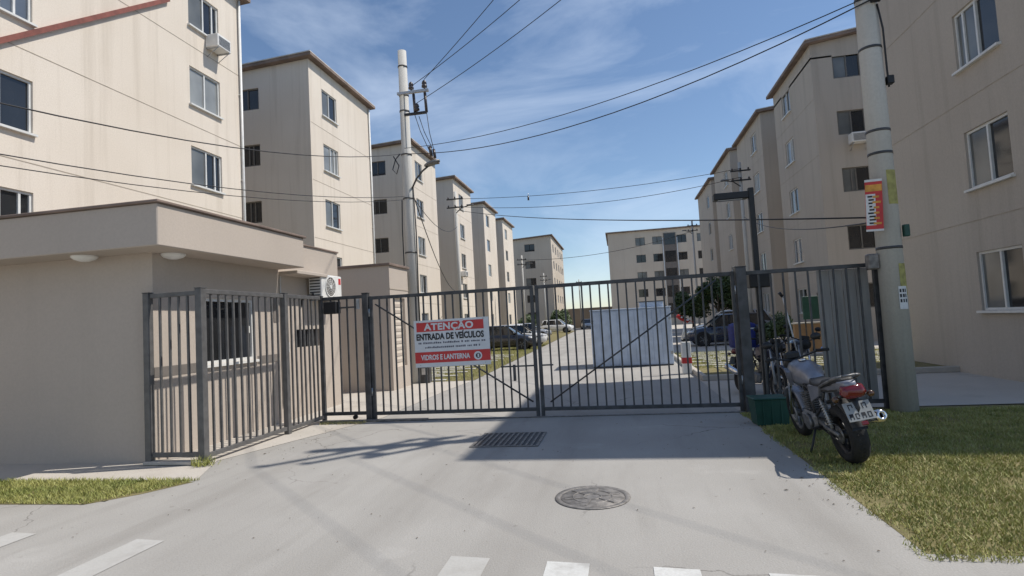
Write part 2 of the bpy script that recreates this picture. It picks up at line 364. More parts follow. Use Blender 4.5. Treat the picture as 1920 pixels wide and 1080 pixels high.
pavers(park_r, 2.1, 8.8, 16.8, 23.8, 0.62, 1.0)
# lying grass litter and blades
def blades(name, pts_fn, n, h, m, label, cat, parent=None):
    V = []; Fc = []
    for i in range(n):
        x_, y_, z_, dens = pts_fn()
        hh = h*rnd.uniform(.4, 1.25); a = rnd.uniform(0, 6.283); wd = rnd.uniform(.003, .0065)*(1 if h < .12 else 1.5)
        dx, dy = math.cos(a)*wd, math.sin(a)*wd; lx, ly = rnd.gauss(0, .55)*hh, rnd.gauss(0, .55)*hh
        k = len(V); V += [(x_-dx, y_-dy, z_), (x_+dx, y_+dy, z_), (x_+lx, y_+ly, z_+hh)]; Fc.append((k, k+1, k+2))
    me = bpy.data.meshes.new(name); me.from_pydata(V, [], Fc); me.materials.append(m)
    return put(name, me, parent, label=label, cat=cat, kind='stuff')
def rect_fn(x0, x1, y0, y1, z, edge=None):
    def fn():
        while True:
            a, b_ = rnd.uniform(x0, x1), rnd.uniform(y0, y1)
            if edge is None or edge(a, b_): return a, b_, z, 1
    return fn
def edge_r(a, b_):
    if a < 1.83+0.06*math.sin(b_*3.1)+0.04*math.sin(b_*9.7+1)+rnd.gauss(0, .035): return False
    bare = math.sin(a*2.3+1.1*math.sin(b_*1.7))*math.sin(b_*2.9+a) + 0.5*math.sin(a*7.1)*math.sin(b_*6.3)
    return rnd.random() > max(0.0, bare-0.35)*0.8
blades('grass', rect_fn(1.78, 7.5, 4.08, 9.6, 0.002, edge_r), 105000, 0.036, GRASSM, 'short green grass on the verge under the parked motorcycle', 'grass')
blades('dry_grass', rect_fn(1.78, 7.5, 4.08, 9.6, 0.002, edge_r), 30000, 0.032, DRYM, 'dry yellow grass scattered through the right verge', 'grass')
blades('grass', rect_fn(-9, -4.95, 4.98, 6.0, 0.006, lambda a, b_: b_ > 5.1-(a+5.6)*0.006 + max(0, (a+5.6))*1.35), 15000, 0.045, GRASSM, 'short green grass in the small verge before the guardhouse', 'grass')
blades('grass', rect_fn(-12.2, -4.3, 16.4, 40, 0.008, lambda a, b_: a < -4.35-max(0, b_-18)*0.028 + rnd.gauss(0, .05)), 60000, 0.07, GRASSM, 'green grass between the pavers of the left parking lawn', 'grass')
blades('grass', rect_fn(2.0, 8.8, 14.4, 23.9, 0.02), 26000, 0.08, GRASSM, 'shaded grass in the right kerbed bed and parking lawn', 'grass')
blades('weeds', lambda: (-5.46+rnd.gauss(0, .07), 6.66+rnd.gauss(0, .06), 0.01, 1), 130, 0.12, GRASSM, 'tuft of weeds at the foot of the fence corner post', 'weeds')
blades('weeds', lambda: (-5.25+rnd.uniform(-.15, .7), 9.55+rnd.gauss(0, .05), 0.006, 1), 500, 0.05, DRYM, 'thin dry weeds along the fence foot by the gate post', 'weeds')

# dry leaves and grit blown over the concrete
V = []; Fc = []
for i_ in range(420):
    x_ = rnd.uniform(-5.3, 1.8); y_ = rnd.uniform(4.0, 16); sz = rnd.uniform(.005, .014)*(1.8 if i_ % 12 == 0 else 1)
    if i_ % 3 == 0: x_ = 1.78-abs(rnd.gauss(0, .25))
    if i_ % 5 == 0: x_ = -4.6-abs(rnd.gauss(0, .3)); y_ = rnd.uniform(6.8, 10)
    a = rnd.uniform(0, 6.28); k = len(V); dx, dy = math.cos(a)*sz, math.sin(a)*sz
    V += [(x_-dx, y_-dy, .006), (x_-dy*.5, y_+dx*.5, .006+sz*.35), (x_+dx, y_+dy, .006), (x_+dy*.5, y_-dx*.5, .006+sz*.2)]; Fc.append((k, k+1, k+2, k+3))
me_ = bpy.data.meshes.new('leaf_litter'); me_.from_pydata(V, [], Fc); me_.materials.append(BARK)
put('leaf_litter', me_, None, label='scattered dry leaves and grit on the driveway', cat='litter', kind='stuff')

# ------------------------------------------------------------------ apartment buildings
FLOOR = 2.5
def win_mesh_set(w, h, kind):
    """frame, panes, sill for a window in the (u, v) plane, outward is -n (local y negative)"""
    fr = MB(); t = 0.05
    for a, b in (((-w/2, -h/2), (-w/2+t, h/2)), ((w/2-t, -h/2), (w/2, h/2)), ((-w/2+t, -h/2), (w/2-t, -h/2+t)), ((-w/2+t, h/2-t), (w/2-t, h/2))):
        fr.box((a[0], -0.03, a[1]), (b[0], 0.03, b[1]))
    fr = fr.mesh('window', kind)
    mu = MB().box((-0.025, -0.035, -h/2+t), (0.025, 0.022, h/2-t)).mesh('mullion', kind)
    pl = MB().add([(-w/2+t, 0.0, -h/2+t), (-0.025, 0.0, -h/2+t), (-0.025, 0.0, h/2-t), (-w/2+t, 0.0, h/2-t)], [(0, 1, 2, 3)])
    pr = MB().add([(0.025, 0.012, -h/2+t), (w/2-t, 0.012, -h/2+t), (w/2-t, 0.012, h/2-t), (0.025, 0.012, h/2-t)], [(0, 1, 2, 3)])
    sl = MB().box((-w/2-0.05, -0.16, -h/2-0.05), (w/2+0.05, -0.0, -h/2-0.003)).mesh('sill', ALU)
    return fr, mu, pl, pr, sl
_WC = {}
def window(parent, loc, rotz, w, h, gi=0, sill=True, small=False, fm=None):
    key = (w, h)
    if key not in _WC: _WC[key] = (win_mesh_set(w, h, fm or ALU), {})
    (fr, mu, pl, pr, sl), gl = _WC[key]
    if gi not in gl: gl[gi] = (pl.mesh('pane', GLASS[gi]), pr.mesh('pane', GLASS[(gi+(1 if rnd.random() < .35 else 0)) % 4 if gi != 1 else 1]))
    ob = put('window', fr, parent, loc, (0, 0, rotz))
    put('pane', gl[gi][0], ob); put('pane', gl[gi][1], ob)
    if not small:
        put('mullion', mu, ob)
        if rnd.random() < .45: put('sash_stile', mu, ob, (rnd.choice((-1, 1))*w*rnd.uniform(.14, .34), 0.006, 0))
        if sill: put('sill', sl, ob)
    return ob
def facade(mb, O, U, width, z0, z1, holes, depth=0.11):
    """rectangular wall O + U*u + Z, outward normal N = (U.y, -U.x); holes (u0,u1,v0,v1) cut with reveals"""
    O = Vector(O); U = Vector(U); N = Vector((U.y, -U.x, 0))
    us = sorted({0, width, *[h[0] for h in holes], *[h[1] for h in holes]}); vs_ = sorted({z0, z1, *[h[2] for h in holes], *[h[3] for h in holes]})
    def P(u, v, d=0): q = O+U*u-N*d; return (q.x, q.y, v)
    for i in range(len(us)-1):
        for j in range(len(vs_)-1):
            cu, cv = (us[i]+us[i+1])/2, (vs_[j]+vs_[j+1])/2
            if any(h[0] < cu < h[1] and h[2] < cv < h[3] for h in holes): continue
            mb.add([P(us[i], vs_[j]), P(us[i+1], vs_[j]), P(us[i+1], vs_[j+1]), P(us[i], vs_[j+1])], [(0, 1, 2, 3)])
    for a, b, c, d in holes:
        mb.add([P(a, c), P(b, c), P(b, d), P(a, d), P(a, c, depth), P(b, c, depth), P(b, d, depth), P(a, d, depth)],
               [(0, 4, 5, 1), (1, 5, 6, 2), (2, 6, 7, 3), (3, 7, 4, 0)])
def air_conditioner(name, label, loc, rotz, w=0.62, h=0.42, d=0.46, group=None, window_type=True, parent=None):
    t = thing(name, label, 'air conditioner', loc, rotz, group)
    # local: back at y=0 on the wall, sticks out to -y
    MB().bbox((-w/2, -d, 0), (w/2, 0.0, h), 0.02).build('casing', WHITEP, t)
    g = MB()
    for k in range(7): g.box((-w/2+0.05, -d-0.008, 0.06+k*(h-0.12)/7), (w/2-0.05, -d+0.004, 0.06+k*(h-0.12)/7+0.022))
    g.build('grille', ALLOY, t)
    b = MB(); b.box((-w/2+0.04, -d+0.02, -0.035), (-w/2+0.08, 0.0, -0.002)); b.box((w/2-0.08, -d+0.02, -0.035), (w/2-0.04, 0.0, -0.002))
    b.tube([(-w/2+0.06, -d+0.06, -0.03), (-w/2+0.06, -0.01, -0.28)], 0.012, 6); b.tube([(w/2-0.06, -d+0.06, -0.03), (w/2-0.06, -0.01, -0.28)], 0.012, 6)
    b.build('bracket', STEEL, t)
    return t
def apartment(label, x_road, y0, y1, depth, side, wall_mat, height=13.45, slope=0.05, road_wins=None, front_wins=None, far_wins=(), floors=5, ztop=11.95,
              front_h=0.95, front_w=1.1, small=False, pipe=None, group='apartment blocks in the two rows', bands=True, road_w=1.35, overhang=0.28):
    """side=-1: left row (road face looks to +X); side=+1: right row (road face looks to -X). local origin at road/near corner"""
    t = thing('apartment_building', label, 'building', (x_road, y0, 0), 0, group)
    s = side; Wd = y1-y0; D = depth
    zw = [ztop-FLOOR*k for k in range(floors)]
    road_wins = [Wd*0.29] if road_wins is None else road_wins
    front_wins = [2.95] if front_wins is None else front_wins
    zb = height-0.65
    mb = MB()
    rh = [(c-road_w/2, c+road_w/2, z-.6, z+.6) for c in road_wins for z in zw]
    fh = [(c-front_w/2, c+front_w/2, z+0.05-front_h/2, z+0.05+front_h/2) for c in front_wins for z in zw]
    if s < 0:
        facade(mb, (0, 0, 0), (0, 1, 0), Wd, 0, zb, rh)                       # road face, normal +X
        facade(mb, (-D, 0, 0), (1, 0, 0), D, 0, zb, [(D-b, D-a, c, d) for a, b, c, d in fh])   # near face, normal -Y
        facade(mb, (0, Wd, 0), (-1, 0, 0), D, 0, zb, [])
        facade(mb, (-D, Wd, 0), (0, -1, 0), Wd, 0, zb, [])
        prof = [(0, zb), (0, height), (-D, height-slope*D), (-D, zb)]
    else:
        facade(mb, (0, Wd, 0), (0, -1, 0), Wd, 0, zb, [(Wd-b, Wd-a, c, d) for a, b, c, d in rh])  # road face, normal -X
        facade(mb, (0, 0, 0), (1, 0, 0), D, 0, zb, fh)
        facade(mb, (D, Wd, 0), (-1, 0, 0), D, 0, zb, [])
        facade(mb, (D, 0, 0), (0, 1, 0), Wd, 0, zb, [])
        prof = [(0, zb), (0, height), (D, height+slope*D), (D, zb)]
    n = len(prof)
    mb.add([(p[0], 0, p[1]) for p in prof]+[(p[0], Wd, p[1]) for p in prof],
           [(0, 1, 2, 3), (4, 5, 6, 7), (0, 1, 5, 4), (3, 2, 6, 7)])
    mb.build('wall', wall_mat, t)
    # roof slab with fascia
    ov = overhang; sl = slope if s > 0 else -slope
    xa, xb = (-D-ov, ov) if s < 0 else (-ov, D+ov)
    zf = (lambda q: height+0.012+slope*q)
    rf = MB().prism([(xa, zf(xa)), (xb, zf(xb)), (xb, zf(xb)+0.13), (xa, zf(xa)+0.13)], 1, -ov, Wd+ov).build('roof', ROOF, t)
    xe = xb if s < 0 else xa
    MB().prism([(xa+.01, zf(xa)+.134), (xb-.01, zf(xb)+.134), (xb-.01, zf(xb)+.175), (xa+.01, zf(xa)+.175)], 1, -ov-0.03, Wd+ov+0.03).build('roof_edge', ROOFEDGE, rf)
    # windows
    for c in road_wins:
        for k, z in enumerate(zw):
            window(t, (-s*-0.075 if s > 0 else -0.075, c, z), R(90) if s < 0 else R(-90), road_w-0.004, 1.196, rnd.choice((0, 0, 3, 2, 0)), small=small)
    for c in front_wins:
        for k, z in enumerate(zw):
            window(t, (s*c, 0.075, z+0.05), 0, front_w-0.004, front_h-0.004, rnd.choice((1, 1, 0, 1)), sill=False, small=small, fm=DARKFR)
    if bands and not small:
        for k in range(1, floors):
            z = ztop+FLOOR/2-FLOOR*k
            mbb = MB(); xx = (0.0, 0.006) if s < 0 else (-0.006, 0.0)
            mbb.box((xx[0], 0.05, z-.009), (xx[1], Wd-.05, z+.009)); mbb.build('render_joint', JOINT, t)
    if pipe is not None:
        for p in pipe:
            px = 0.06 if s < 0 else -0.06
            mbp = MB().tube([(px, p, 0), (px, p, height-0.05)], 0.045, 8)
            for z in range(1, 13, 3): mbp.box((min(0, px)-.0, p-.06, z), (max(0, px), p+.06, z+.04))
            mbp.build('downpipe', ALU, t)
    return t
XL, XR = -12.4, 9.0
apartment('large cream building at far left rising behind the guardhouse', XL, 1.5, 17.35, 14, -1, CREAM, road_wins=[3.0, 8.0, 14.1], pipe=[15.78])
b1 = bpy.data.objects['apartment_building']
MB().prism([(8.6-1.5, 7.55), (14.1-1.5, 11.72), (14.1-1.5, 11.58), (8.6-1.5, 7.41)], 0, 0.002, 0.10).build('sloping_trim', REDTRIM, b1, label='red-brown sloping trim board high on the cream wall')
apartment('second block of left row, its near side face in shade beside the large cream building', XL, 21.9, 27.9, 13, -1, CREAM, pipe=[5.92])
apartment('third block of left row, directly behind the tall concrete pole', XL, 34.0, 39.1, 13, -1, CREAM, front_wins=[2.25])
apartment('fourth block of left row, right of the tall concrete pole', XL, 43.6, 49.1, 13, -1, CREAM, front_wins=[2.25], road_wins=[2.2])
apartment('fifth block of left row, narrow and pale above the red sign', XL, 54.0, 59.6, 13, -1, CREAM, small=True)
apartment('sixth and farthest narrow block of left row', XL, 63.4, 69.6, 13, -1, CREAM, small=True)
apartment('far block across the end of the left row, grey side with four window rows', -9.0, 82, 100, 14, -1, PALE, height=13.9, front_wins=[3.2, 8.2], road_wins=[2.5, 6, 9.5, 13, 16], small=True, ztop=12.3, front_w=1.5, front_h=1.1, group='blocks across the far end')
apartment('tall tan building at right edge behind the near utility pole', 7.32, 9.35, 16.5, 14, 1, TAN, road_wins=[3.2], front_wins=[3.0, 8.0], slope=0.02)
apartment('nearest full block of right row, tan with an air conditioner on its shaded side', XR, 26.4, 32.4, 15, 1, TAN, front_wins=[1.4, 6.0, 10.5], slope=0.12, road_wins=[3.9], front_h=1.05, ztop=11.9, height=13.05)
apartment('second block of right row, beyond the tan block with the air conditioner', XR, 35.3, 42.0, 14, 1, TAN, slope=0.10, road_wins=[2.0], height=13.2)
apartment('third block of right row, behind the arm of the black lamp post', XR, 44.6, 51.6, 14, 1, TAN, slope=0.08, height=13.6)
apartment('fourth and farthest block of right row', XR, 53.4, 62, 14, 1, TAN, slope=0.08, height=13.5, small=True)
far_r = apartment('wide far block across the end of the drive with stair recess painted as a dark panel', -0.85, 84, 98, 24, 1, PALE, height=13.75, slope=0.0, front_wins=[4.6, 7.0, 10.4, 13.2, 17], road_wins=[3, 7, 11], small=True, ztop=12.2, front_w=1.35, front_h=1.15, group='blocks across the far end')
for k in range(5):
    MB().box((8.0, -0.05, 12.2-FLOOR*k-0.7), (9.5, 0.02, 12.2-FLOOR*k+0.9)).build('stair_opening', GLASS[1], far_r)
MB().box((7.9, -0.09, 1), (9.6, -0.001, 13.2)).build('recess_shade_panel', STRIPE, far_r)  # flat panel proud of the wall, its dark colour stands for recess shade
for ob in list(far_r.children):
    if ob.name.startswith('stair_opening'): ob.location.y = -0.06
for kx in (9.75, 7.78): MB().cyl((kx, -0.12, 0), (kx, -0.12, 12.5), 0.07, n=8).build('downpipe', ALU, far_r)
air_conditioner('air_conditioner', 'window air conditioner under the top window of the large cream building', (XL, 15.95, 10.95), R(90))
air_conditioner('air_conditioner', 'air conditioner below a window on the shaded side of the tan block', (10.55, 26.4, 8.45), 0, w=0.7)
air_conditioner('air_conditioner', 'small air conditioner on the sunlit face of the fourth left block', (XL, 44.9, 5.6), R(90))

# ------------------------------------------------------------------ guardhouse
gh = thing('guardhouse', 'low beige guardhouse with deep flat canopy behind the left fence', 'guardhouse', (-6.35, 6.85, 0))
mb = MB()
WG = 5.35
facade(mb, (0, 0, 0), (0, 1, 0), WG, 0, 3.47, [(0.98, 2.24, 1.25, 2.30), (3.50, 4.45, 1.38, 1.74)], depth=0.12)
facade(mb, (-4.6, 0, 0), (1, 0, 0), 4.6, 0, 3.47, [])
facade(mb, (0, WG, 0), (-1, 0, 0), 4.6, 0, 3.47, [])
facade(mb, (-4.6, WG, 0), (0, -1, 0), WG, 0, 3.47, [])
mb.add([(0, 0, 3.47), (0, WG, 3.47), (-4.6, WG, 3.47), (-4.6, 0, 3.47)], [(0, 1, 2, 3)])
mb.build('wall', GUARD, gh)
cn = MB().bbox((-5.1, -0.5, 2.90), (0.55, 3.0, 3.46), 0.012).build('canopy', GUARD, gh)
MB().bbox((-5.14, -0.54, 3.462), (0.59, 3.04, 3.50), 0.008).build('coping', ROOF, cn)
MB().bbox((-0.3, 3.003, 2.80), (0.40, 4.15, 2.87), 0.01).build('rear_canopy', GUARD, gh)
MB().bbox((-4.64, 3.06, 3.472), (0.03, WG+.03, 3.505), 0.006).build('roof_coping', ROOF, gh)
for lx, ly in ((0.12, 0.25), (-0.9, -0.2)):
    MB().lathe((lx, ly, 2.898), (0, 0, -1), [(0, 0.16), (0.02, 0.16), (0.05, 0.13), (0.075, 0.06), (0.08, 0.002)], 20).build('ceiling_lamp', WHITEP, gh)
wf = MB()
for a, b in (((0.98, 1.25), (1.03, 2.30)), ((2.19, 1.25), (2.24, 2.30)), ((1.03, 1.25), (2.19, 1.30)), ((1.03, 2.25), (2.19, 2.30))): wf.box((-0.10, a[0], a[1]), (-0.03, b[0], b[1]))
w1 = wf.build('window', ALU, gh)
for a, b in ((1.03, 1.60), (1.60, 2.19)): MB().add([(-0.07, a, 1.30), (-0.07, b, 1.30), (-0.07, b, 2.25), (-0.07, a, 2.25)], [(0, 1, 2, 3)]).build('pane', GLASS[1], w1)
MB().box((-0.085, 1.585, 1.30), (-0.045, 1.615, 2.25)).build('mullion', BLACK, w1)
MB().box((-0.02, 0.94, 1.205), (0.05, 2.28, 1.248)).build('sill', WHITEP, w1)
MB().box((-0.055, 2.10, 1.72), (-0.03, 2.14, 1.84)).build('latch', WHITEP, w1)
w2 = MB()
for k in range(7): w2.box((-0.09, 3.52+k*0.132, 1.39), (-0.06, 3.54+k*0.132, 1.73))
w2 = w2.build('window', IRON, gh)
MB().add([(-0.1, 3.5, 1.38), (-0.1, 4.45, 1.38), (-0.1, 4.45, 1.74), (-0.1, 3.5, 1.74)], [(0, 1, 2, 3)]).build('pane', GLASS[1], w2)
for a, b in ((0.0, 0.93), (2.29, 2.95)): MB().box((0.001, a, 1.16), (0.006, b, 1.30)).build('painted_band', STRIPE, gh)
MB().box((0.001, 2.80, 1.9), (0.012, 2.96, 2.35)).build('meter_plate', STRIPE, gh)
MB().tube([(0.02, 3.02, 2.78), (0.02, 3.02, 1.5), (0.02, 3.02, 0.3)], 0.014, 6).build('conduit', ALU, gh)
MB().bbox((0.002, 3.10, 1.30), (0.045, 3.24, 1.50), 0.008).build('switch_box', ALU, gh)
# split condenser
ac = thing('air_conditioner', 'white split condenser with round fan on the guardhouse end wall', 'air conditioner', (-5.98, 10.85, 2.36))
MB().bbox((-0.30, -0.05, 0), (0.0, 0.80, 0.50), 0.015).build('casing', WHITEP, ac)
fn = MB().lathe((0.001, 0.30, 0.25), (1, 0, 0), [(0, 0.225), (0.016, 0.225), (0.016, 0.20), (0.0, 0.20)], 28, closed=True).build('fan_ring', WHITEP, ac)
MB().lathe((0.002, 0.30, 0.25), (1, 0, 0), [(0, 0.2), (0.001, 0.001)], 24).build('fan_opening', STRIPE, ac)
g = MB()
for k in range(1, 5): g.lathe((0.012, 0.30, 0.25), (1, 0, 0), [(0, 0.2*k/5-.004), (0.004, 0.2*k/5), (0, 0.2*k/5+.004)], 20)
for k in range(6): a = math.pi*k/6; g.tube([(0.014, 0.30-math.cos(a)*.2, 0.25-math.sin(a)*.2), (0.014, 0.30+math.cos(a)*.2, 0.25+math.sin(a)*.2)], 0.004, 4)
g.cyl((0.01, 0.30, 0.25), (0.022, 0.30, 0.25), 0.04, n=14)
g.build('fan_guard', ALU, ac)
MB().box((0.001, 0.66, 0.32), (0.004, 0.76, 0.45)).build('badge', REDP, ac)
g = MB()
for k in range(7): g.box((-0.27, -0.058, 0.06+k*0.06), (-0.04, -0.046, 0.085+k*0.06))
g.build('side_louvre', IRON, ac)
MB().tube([(-0.2, -0.05, 0.1), (-0.24, -0.18, 0.06), (-0.33, -0.24, 0.02), (-0.36, -0.3, -0.2)], 0.02, 7).build('pipe', BLACK, ac)
g = MB(); g.box((-0.36, 0.05, -0.04), (-0.02, 0.09, -0.002)); g.box((-0.36, 0.66, -0.04), (-0.02, 0.70, -0.002)); g.build('bracket', STEEL, ac)
# second small building
hb = thing('service_hut', 'small flat-roofed beige service hut beside the concrete pole behind the gate', 'hut', (-6.0, 14.4, 0))
hm = MB(); facade(hm, (0, 0, 0), (0, 1, 0), 1.35, 0, 3.36, [(0.30, 1.05, 0.6, 2.5)], depth=0.12)
facade(hm, (-2.6, 0, 0), (1, 0, 0), 2.6, 0, 3.36, []); facade(hm, (0, 1.35, 0), (-1, 0, 0), 2.6, 0, 3.36, []); facade(hm, (-2.6, 1.35, 0), (0, -1, 0), 1.35, 0, 3.36, [])
hm.build('wall', GUARD, hb)
MB().bbox((-2.66, -0.06, 3.362), (0.05, 1.41, 3.43), 0.008).build('roof', ROOF, hb)
dr = MB().box((-0.11, 0.30, 0.6), (-0.07, 1.05, 2.5)).build('door', CREAM, hb)
for k in range(10): MB().box((-0.069, 0.36, 0.72+k*0.17), (-0.055, 0.99, 0.80+k*0.17)).build('slat', GUARD, dr)
MB().box((0.001, 0, 2.72), (0.012, 1.35, 2.745)).build('render_joint', JOINT, hb)

# ------------------------------------------------------------------ fences and gate
BAR_H = 2.06
bar_me = MB().box((-0.0135, -0.0135, 0), (0.0135, 0.0135, BAR_H)).mesh('bar', IRON)
bar_ml = MB().box((-0.0135, -0.0135, 0), (0.0135, 0.0135, BAR_H)).mesh('bar', IRONL)
def fence_run(t, a, b, z0, z1, n, me, m, posts=(), rail=0.05, skip=()):
    """rails and n bars between points a and b (local to t)"""
    a = Vector((*a, 0)); b = Vector((*b, 0)); d = b-a; ln = d.length; ang = math.atan2(d.y, d.x)
    mt = Matrix.Translation(a) @ Matrix.Rotation(ang, 4, 'Z')
    for nm, z in (('bottom_rail', z0), ('top_rail', z1)):
        MB().bbox((0, -rail/2, z-0.031), (ln, rail/2, z+0.031), 0.004, mt).build(nm, m, t)
    for i in range(n):
        p = a+d*((i+1)/(n+1))
        o2 = put('bar', me, t, (p.x, p.y, z0+0.02)); o2.scale.z = (z1-z0-0.04)/BAR_H
        o2.rotation_euler = (rnd.gauss(0, .0022), rnd.gauss(0, .0022), ang)
def post(t, p, h, w, m, cap=True):
    ob = MB().bbox((p[0]-w/2, p[1]-w/2, 0), (p[0]+w/2, p[1]+w/2, h), 0.005).build('post', m, t)
    if cap: MB().bbox((p[0]-w/2-.006, p[1]-w/2-.006, h+0.001), (p[0]+w/2+.006, p[1]+w/2+.006, h+0.012), 0.003).build('cap', m, ob)
lf = thing('fence', 'grey steel bar fence standing round the guardhouse front and side', 'fence', (-5.52, 6.75, 0))
post(lf, (-0.82, 0), 2.32, 0.09, IRONL); post(lf, (0, 0), 2.34, 0.10, IRONL); post(lf, (0, 1.95), 2.34, 0.09, IRONL)
fence_run(lf, (-0.77, 0), (-0.05, 0), 0.13, 2.28, 4, bar_ml, IRONL)
fence_run(lf, (0, 0.05), (0, 1.90), 0.10, 2.30, 11, bar_ml, IRONL)
fence_run(lf, (0, 2.0), (0, 3.10), 0.08, 2.30, 7, bar_ml, IRONL)
sill_f = MB().bbox((-0.86, -0.09, 0.012), (0.05, 0.07, 0.055), 0.006).build('footing', WALK, lf)
pg = thing('pedestrian_gate', 'narrow steel bar gate left of the drive gates, with black motor box', 'gate', (-5.52, 9.9, 0))
post(pg, (0.0, 0), 2.33, 0.07, IRON); 
fence_run(pg, (0.04, 0), (0.86, 0), 0.13, 2.28, 4, bar_me, IRON)
mbx = MB().bbox((0.10, -0.10, 1.99), (0.36, 0.10, 2.22), 0.012).build('lock_box', BLACK, pg)
MB().box((0.36, -0.02, 2.08), (0.72, 0.02, 2.11)).build('bolt', IRON, pg)
MB().cyl((0.62, -0.03, 0.06), (0.62, 0.03, 0.06), 0.04, n=14).build('roller', BLACK, pg)
MB().bbox((0.74, -0.05, 2.05), (0.80, -0.026, 2.24), 0.003).build('hinge_plate', STEEL, pg)
def leaf(label, x0, x1, y0, y1, brace, n, ph=2.32):
    t = thing('gate_leaf', label, 'gate', (x0, y0, 0), 0, 'double drive gate leaves')
    b = (x1-x0, y1-y0)
    fence_run(t, (0.03, 0), (b[0]-0.03, b[1]), 0.12, 2.24, n, bar_me, IRON)
    for k in (0, 1): post(t, (b[0]*k, b[1]*k), 2.275, 0.06, IRON, False)
    p0, p1 = brace
    yy = -0.03
    MB().tube([(p0[0]-x0, b[1]*(p0[0]-x0)/b[0]+yy, p0[1]), (p1[0]-x0, b[1]*(p1[0]-x0)/b[0]+yy, p1[1])], 0.017, 4).build('brace', IRON, t)
    return t
gl = leaf('left drive gate leaf carrying the red and white warning sign', -4.50, -1.48, 9.88, 9.88, ((-4.4, 2.12), (-1.55, 0.25)), 20)
gr = leaf('right drive gate leaf without a sign, in front of the grey cabin', -1.39, 1.86, 9.88, 9.76, ((-1.25, 0.24), (1.6, 2.15)), 20)
MB().box((2.4, -0.02, 0.86), (2.99, 0.02, 0.885)).build('lock_rail', IRON, gl)
MB().box((2.62, -0.035, 0.62), (2.66, 0.035, 0.90)).build('drop_bolt', IRON, gl)
MB().box((0.03, -0.02, 0.86), (0.22, 0.02, 0.885)).build('lock_rail', IRON, gr)
for px_, lb, w in ((-4.59, 'square dark steel gate post between the narrow gate and left leaf', 0.11), (1.98, 'thick dark steel gate post at the right end of the drive gate', 0.16)):
    gp = thing('gate_post', lb, 'post', (px_, 9.86 if px_ < 0 else 9.74, 0), 0, 'drive gate posts')
    MB().bbox((-w/2, -w/2, 0), (w/2, w/2, 2.33), 0.006).build('shaft', IRON, gp)
    MB().bbox((-w/2-.008, -w/2-.008, 2.331), (w/2+.008, w/2+.008, 2.345), 0.003).build('cap', IRON, gp)
    for z in (0.45, 1.9): MB().cyl((w/2+.012 if px_ < 0 else -w/2-.012, -.02, z), (w/2+.012 if px_ < 0 else -w/2-.012, -.02, z+.14), 0.016, n=8).build('hinge', STEEL, gp)
rfz = thing('fence', 'dark steel bar fence between the drive gate and the near utility pole', 'fence', (2.07, 9.74, 0))
fence_run(rfz, (0, 0), (1.86, 0), 0.12, 2.23, 9, bar_me, IRON)
post(rfz, (1.90, 0), 2.27, 0.07, IRON)
gpn = thing('sheet_screen', 'grey upright board screen fixed behind the right fence near the pole', 'screen', (3.16, 9.86, 0))
for k in range(4):
    MB().bbox((k*0.19+0.004, 0, 0.1), (k*0.19+0.186, 0.03, 2.2), 0.006).build('board', GREYB, gpn)
MB().box((0, 0.031, 0.5), (0.76, 0.06, 0.55)).build('batten', IRON, gpn); MB().box((0, 0.031, 1.8), (0.76, 0.06, 1.85)).build('batten', IRON, gpn)
tr = thing('gate_track', 'flat steel threshold strip in the concrete under the gates', 'track', (-4.6, 9.74, 0))
MB().bbox((-0.9, -0.06, 0.005), (1.15, 0.06, 0.03), 0.004).build('plate', CASTIRON, tr)
MB().bbox((1.15, -0.03, 0.005), (6.5, 0.03, 0.016), 0.003).build('strip', CASTIRON, tr)

# warning sign on the left leaf
sg = thing('warning_sign', 'white and red gate sign reading ATENÇÃO ENTRADA DE VEÍCULOS', 'sign', (-2.95, 9.80, 0.93), rot=(0, R(-0.4), 0))
sw, sh = 1.39, 0.84
MB().bbox((-sw/2, -0.008, 0), (sw/2, 0.008, sh), 0.002).build('board', SIGNW, sg)
def spanel(x0, x1, z0, z1, m, nm): return MB().box((x0, -0.0115, z0), (x1, -0.0085, z1)).build(nm, m, sg)
spanel(-0.645, 0.60, 0.635, 0.80, REDP, 'red_panel'); spanel(-sw/2+.001, sw/2-.001, 0.075, 0.27, REDP, 'red_band')
def letter(txt, x, z, size, m, bold, spacing=1.0, sx=1.0):
    me = text_mesh(txt, size, 0.0008, bold, spacing); me.materials.clear(); me.materials.append(m)
    ob = put('lettering', me, sg, (x, -0.0135, z), (R(90), 0, 0)); ob.scale.x = sx; return ob
letter('ATENÇÃO', -0.04, 0.712, 0.165, SIGNW, 0.006, 1.06, 1.12)
letter('ENTRADA DE VEÍCULOS', -0.03, 0.535, 0.155, INK, 0.0055, 1.0, 0.74)
letter('VIDROS E LANTERNA', -0.13, 0.168, 0.125, SIGNW, 0.004, 1.0, 0.75)
for row, z, x0, x1 in ((0, 0.415, -0.62, 0.62), (1, 0.335, -0.50, 0.52)):
    x_ = x0; sp = MB(); rr = random.Random(row+3)
    while x_ < x1:
        w_ = rr.uniform(0.015, 0.032); hh = rr.uniform(0.022, 0.034)
        sp.box((x_, -0.0105, z), (min(x1, x_+w_), -0.0086, z+hh)); x_ += w_+0.009+(0.025 if rr.random() < .14 else 0)
    sp.build('small_print', INKG, sg, kind='stuff')
MB().cyl((0.47, -0.0116, 0.165), (0.47, -0.0135, 0.165), 0.075, n=20).build('emblem', SIGNW, sg)
em = MB().cyl((0.475, -0.0136, 0.165), (0.475, -0.0150, 0.165), 0.045, n=16); em.build('emblem_centre', INK, sg)
MB().box((0.463, -0.0165, 0.135), (0.492, -0.0151, 0.195)).build('emblem_mark', SIGNW, sg)
for dx in (-0.6, 0.6):
    for z in (0.04, 0.815): MB().cyl((dx, -0.010, z), (dx, -0.014, z), 0.01, n=8).build('bolt', STEEL, sg)

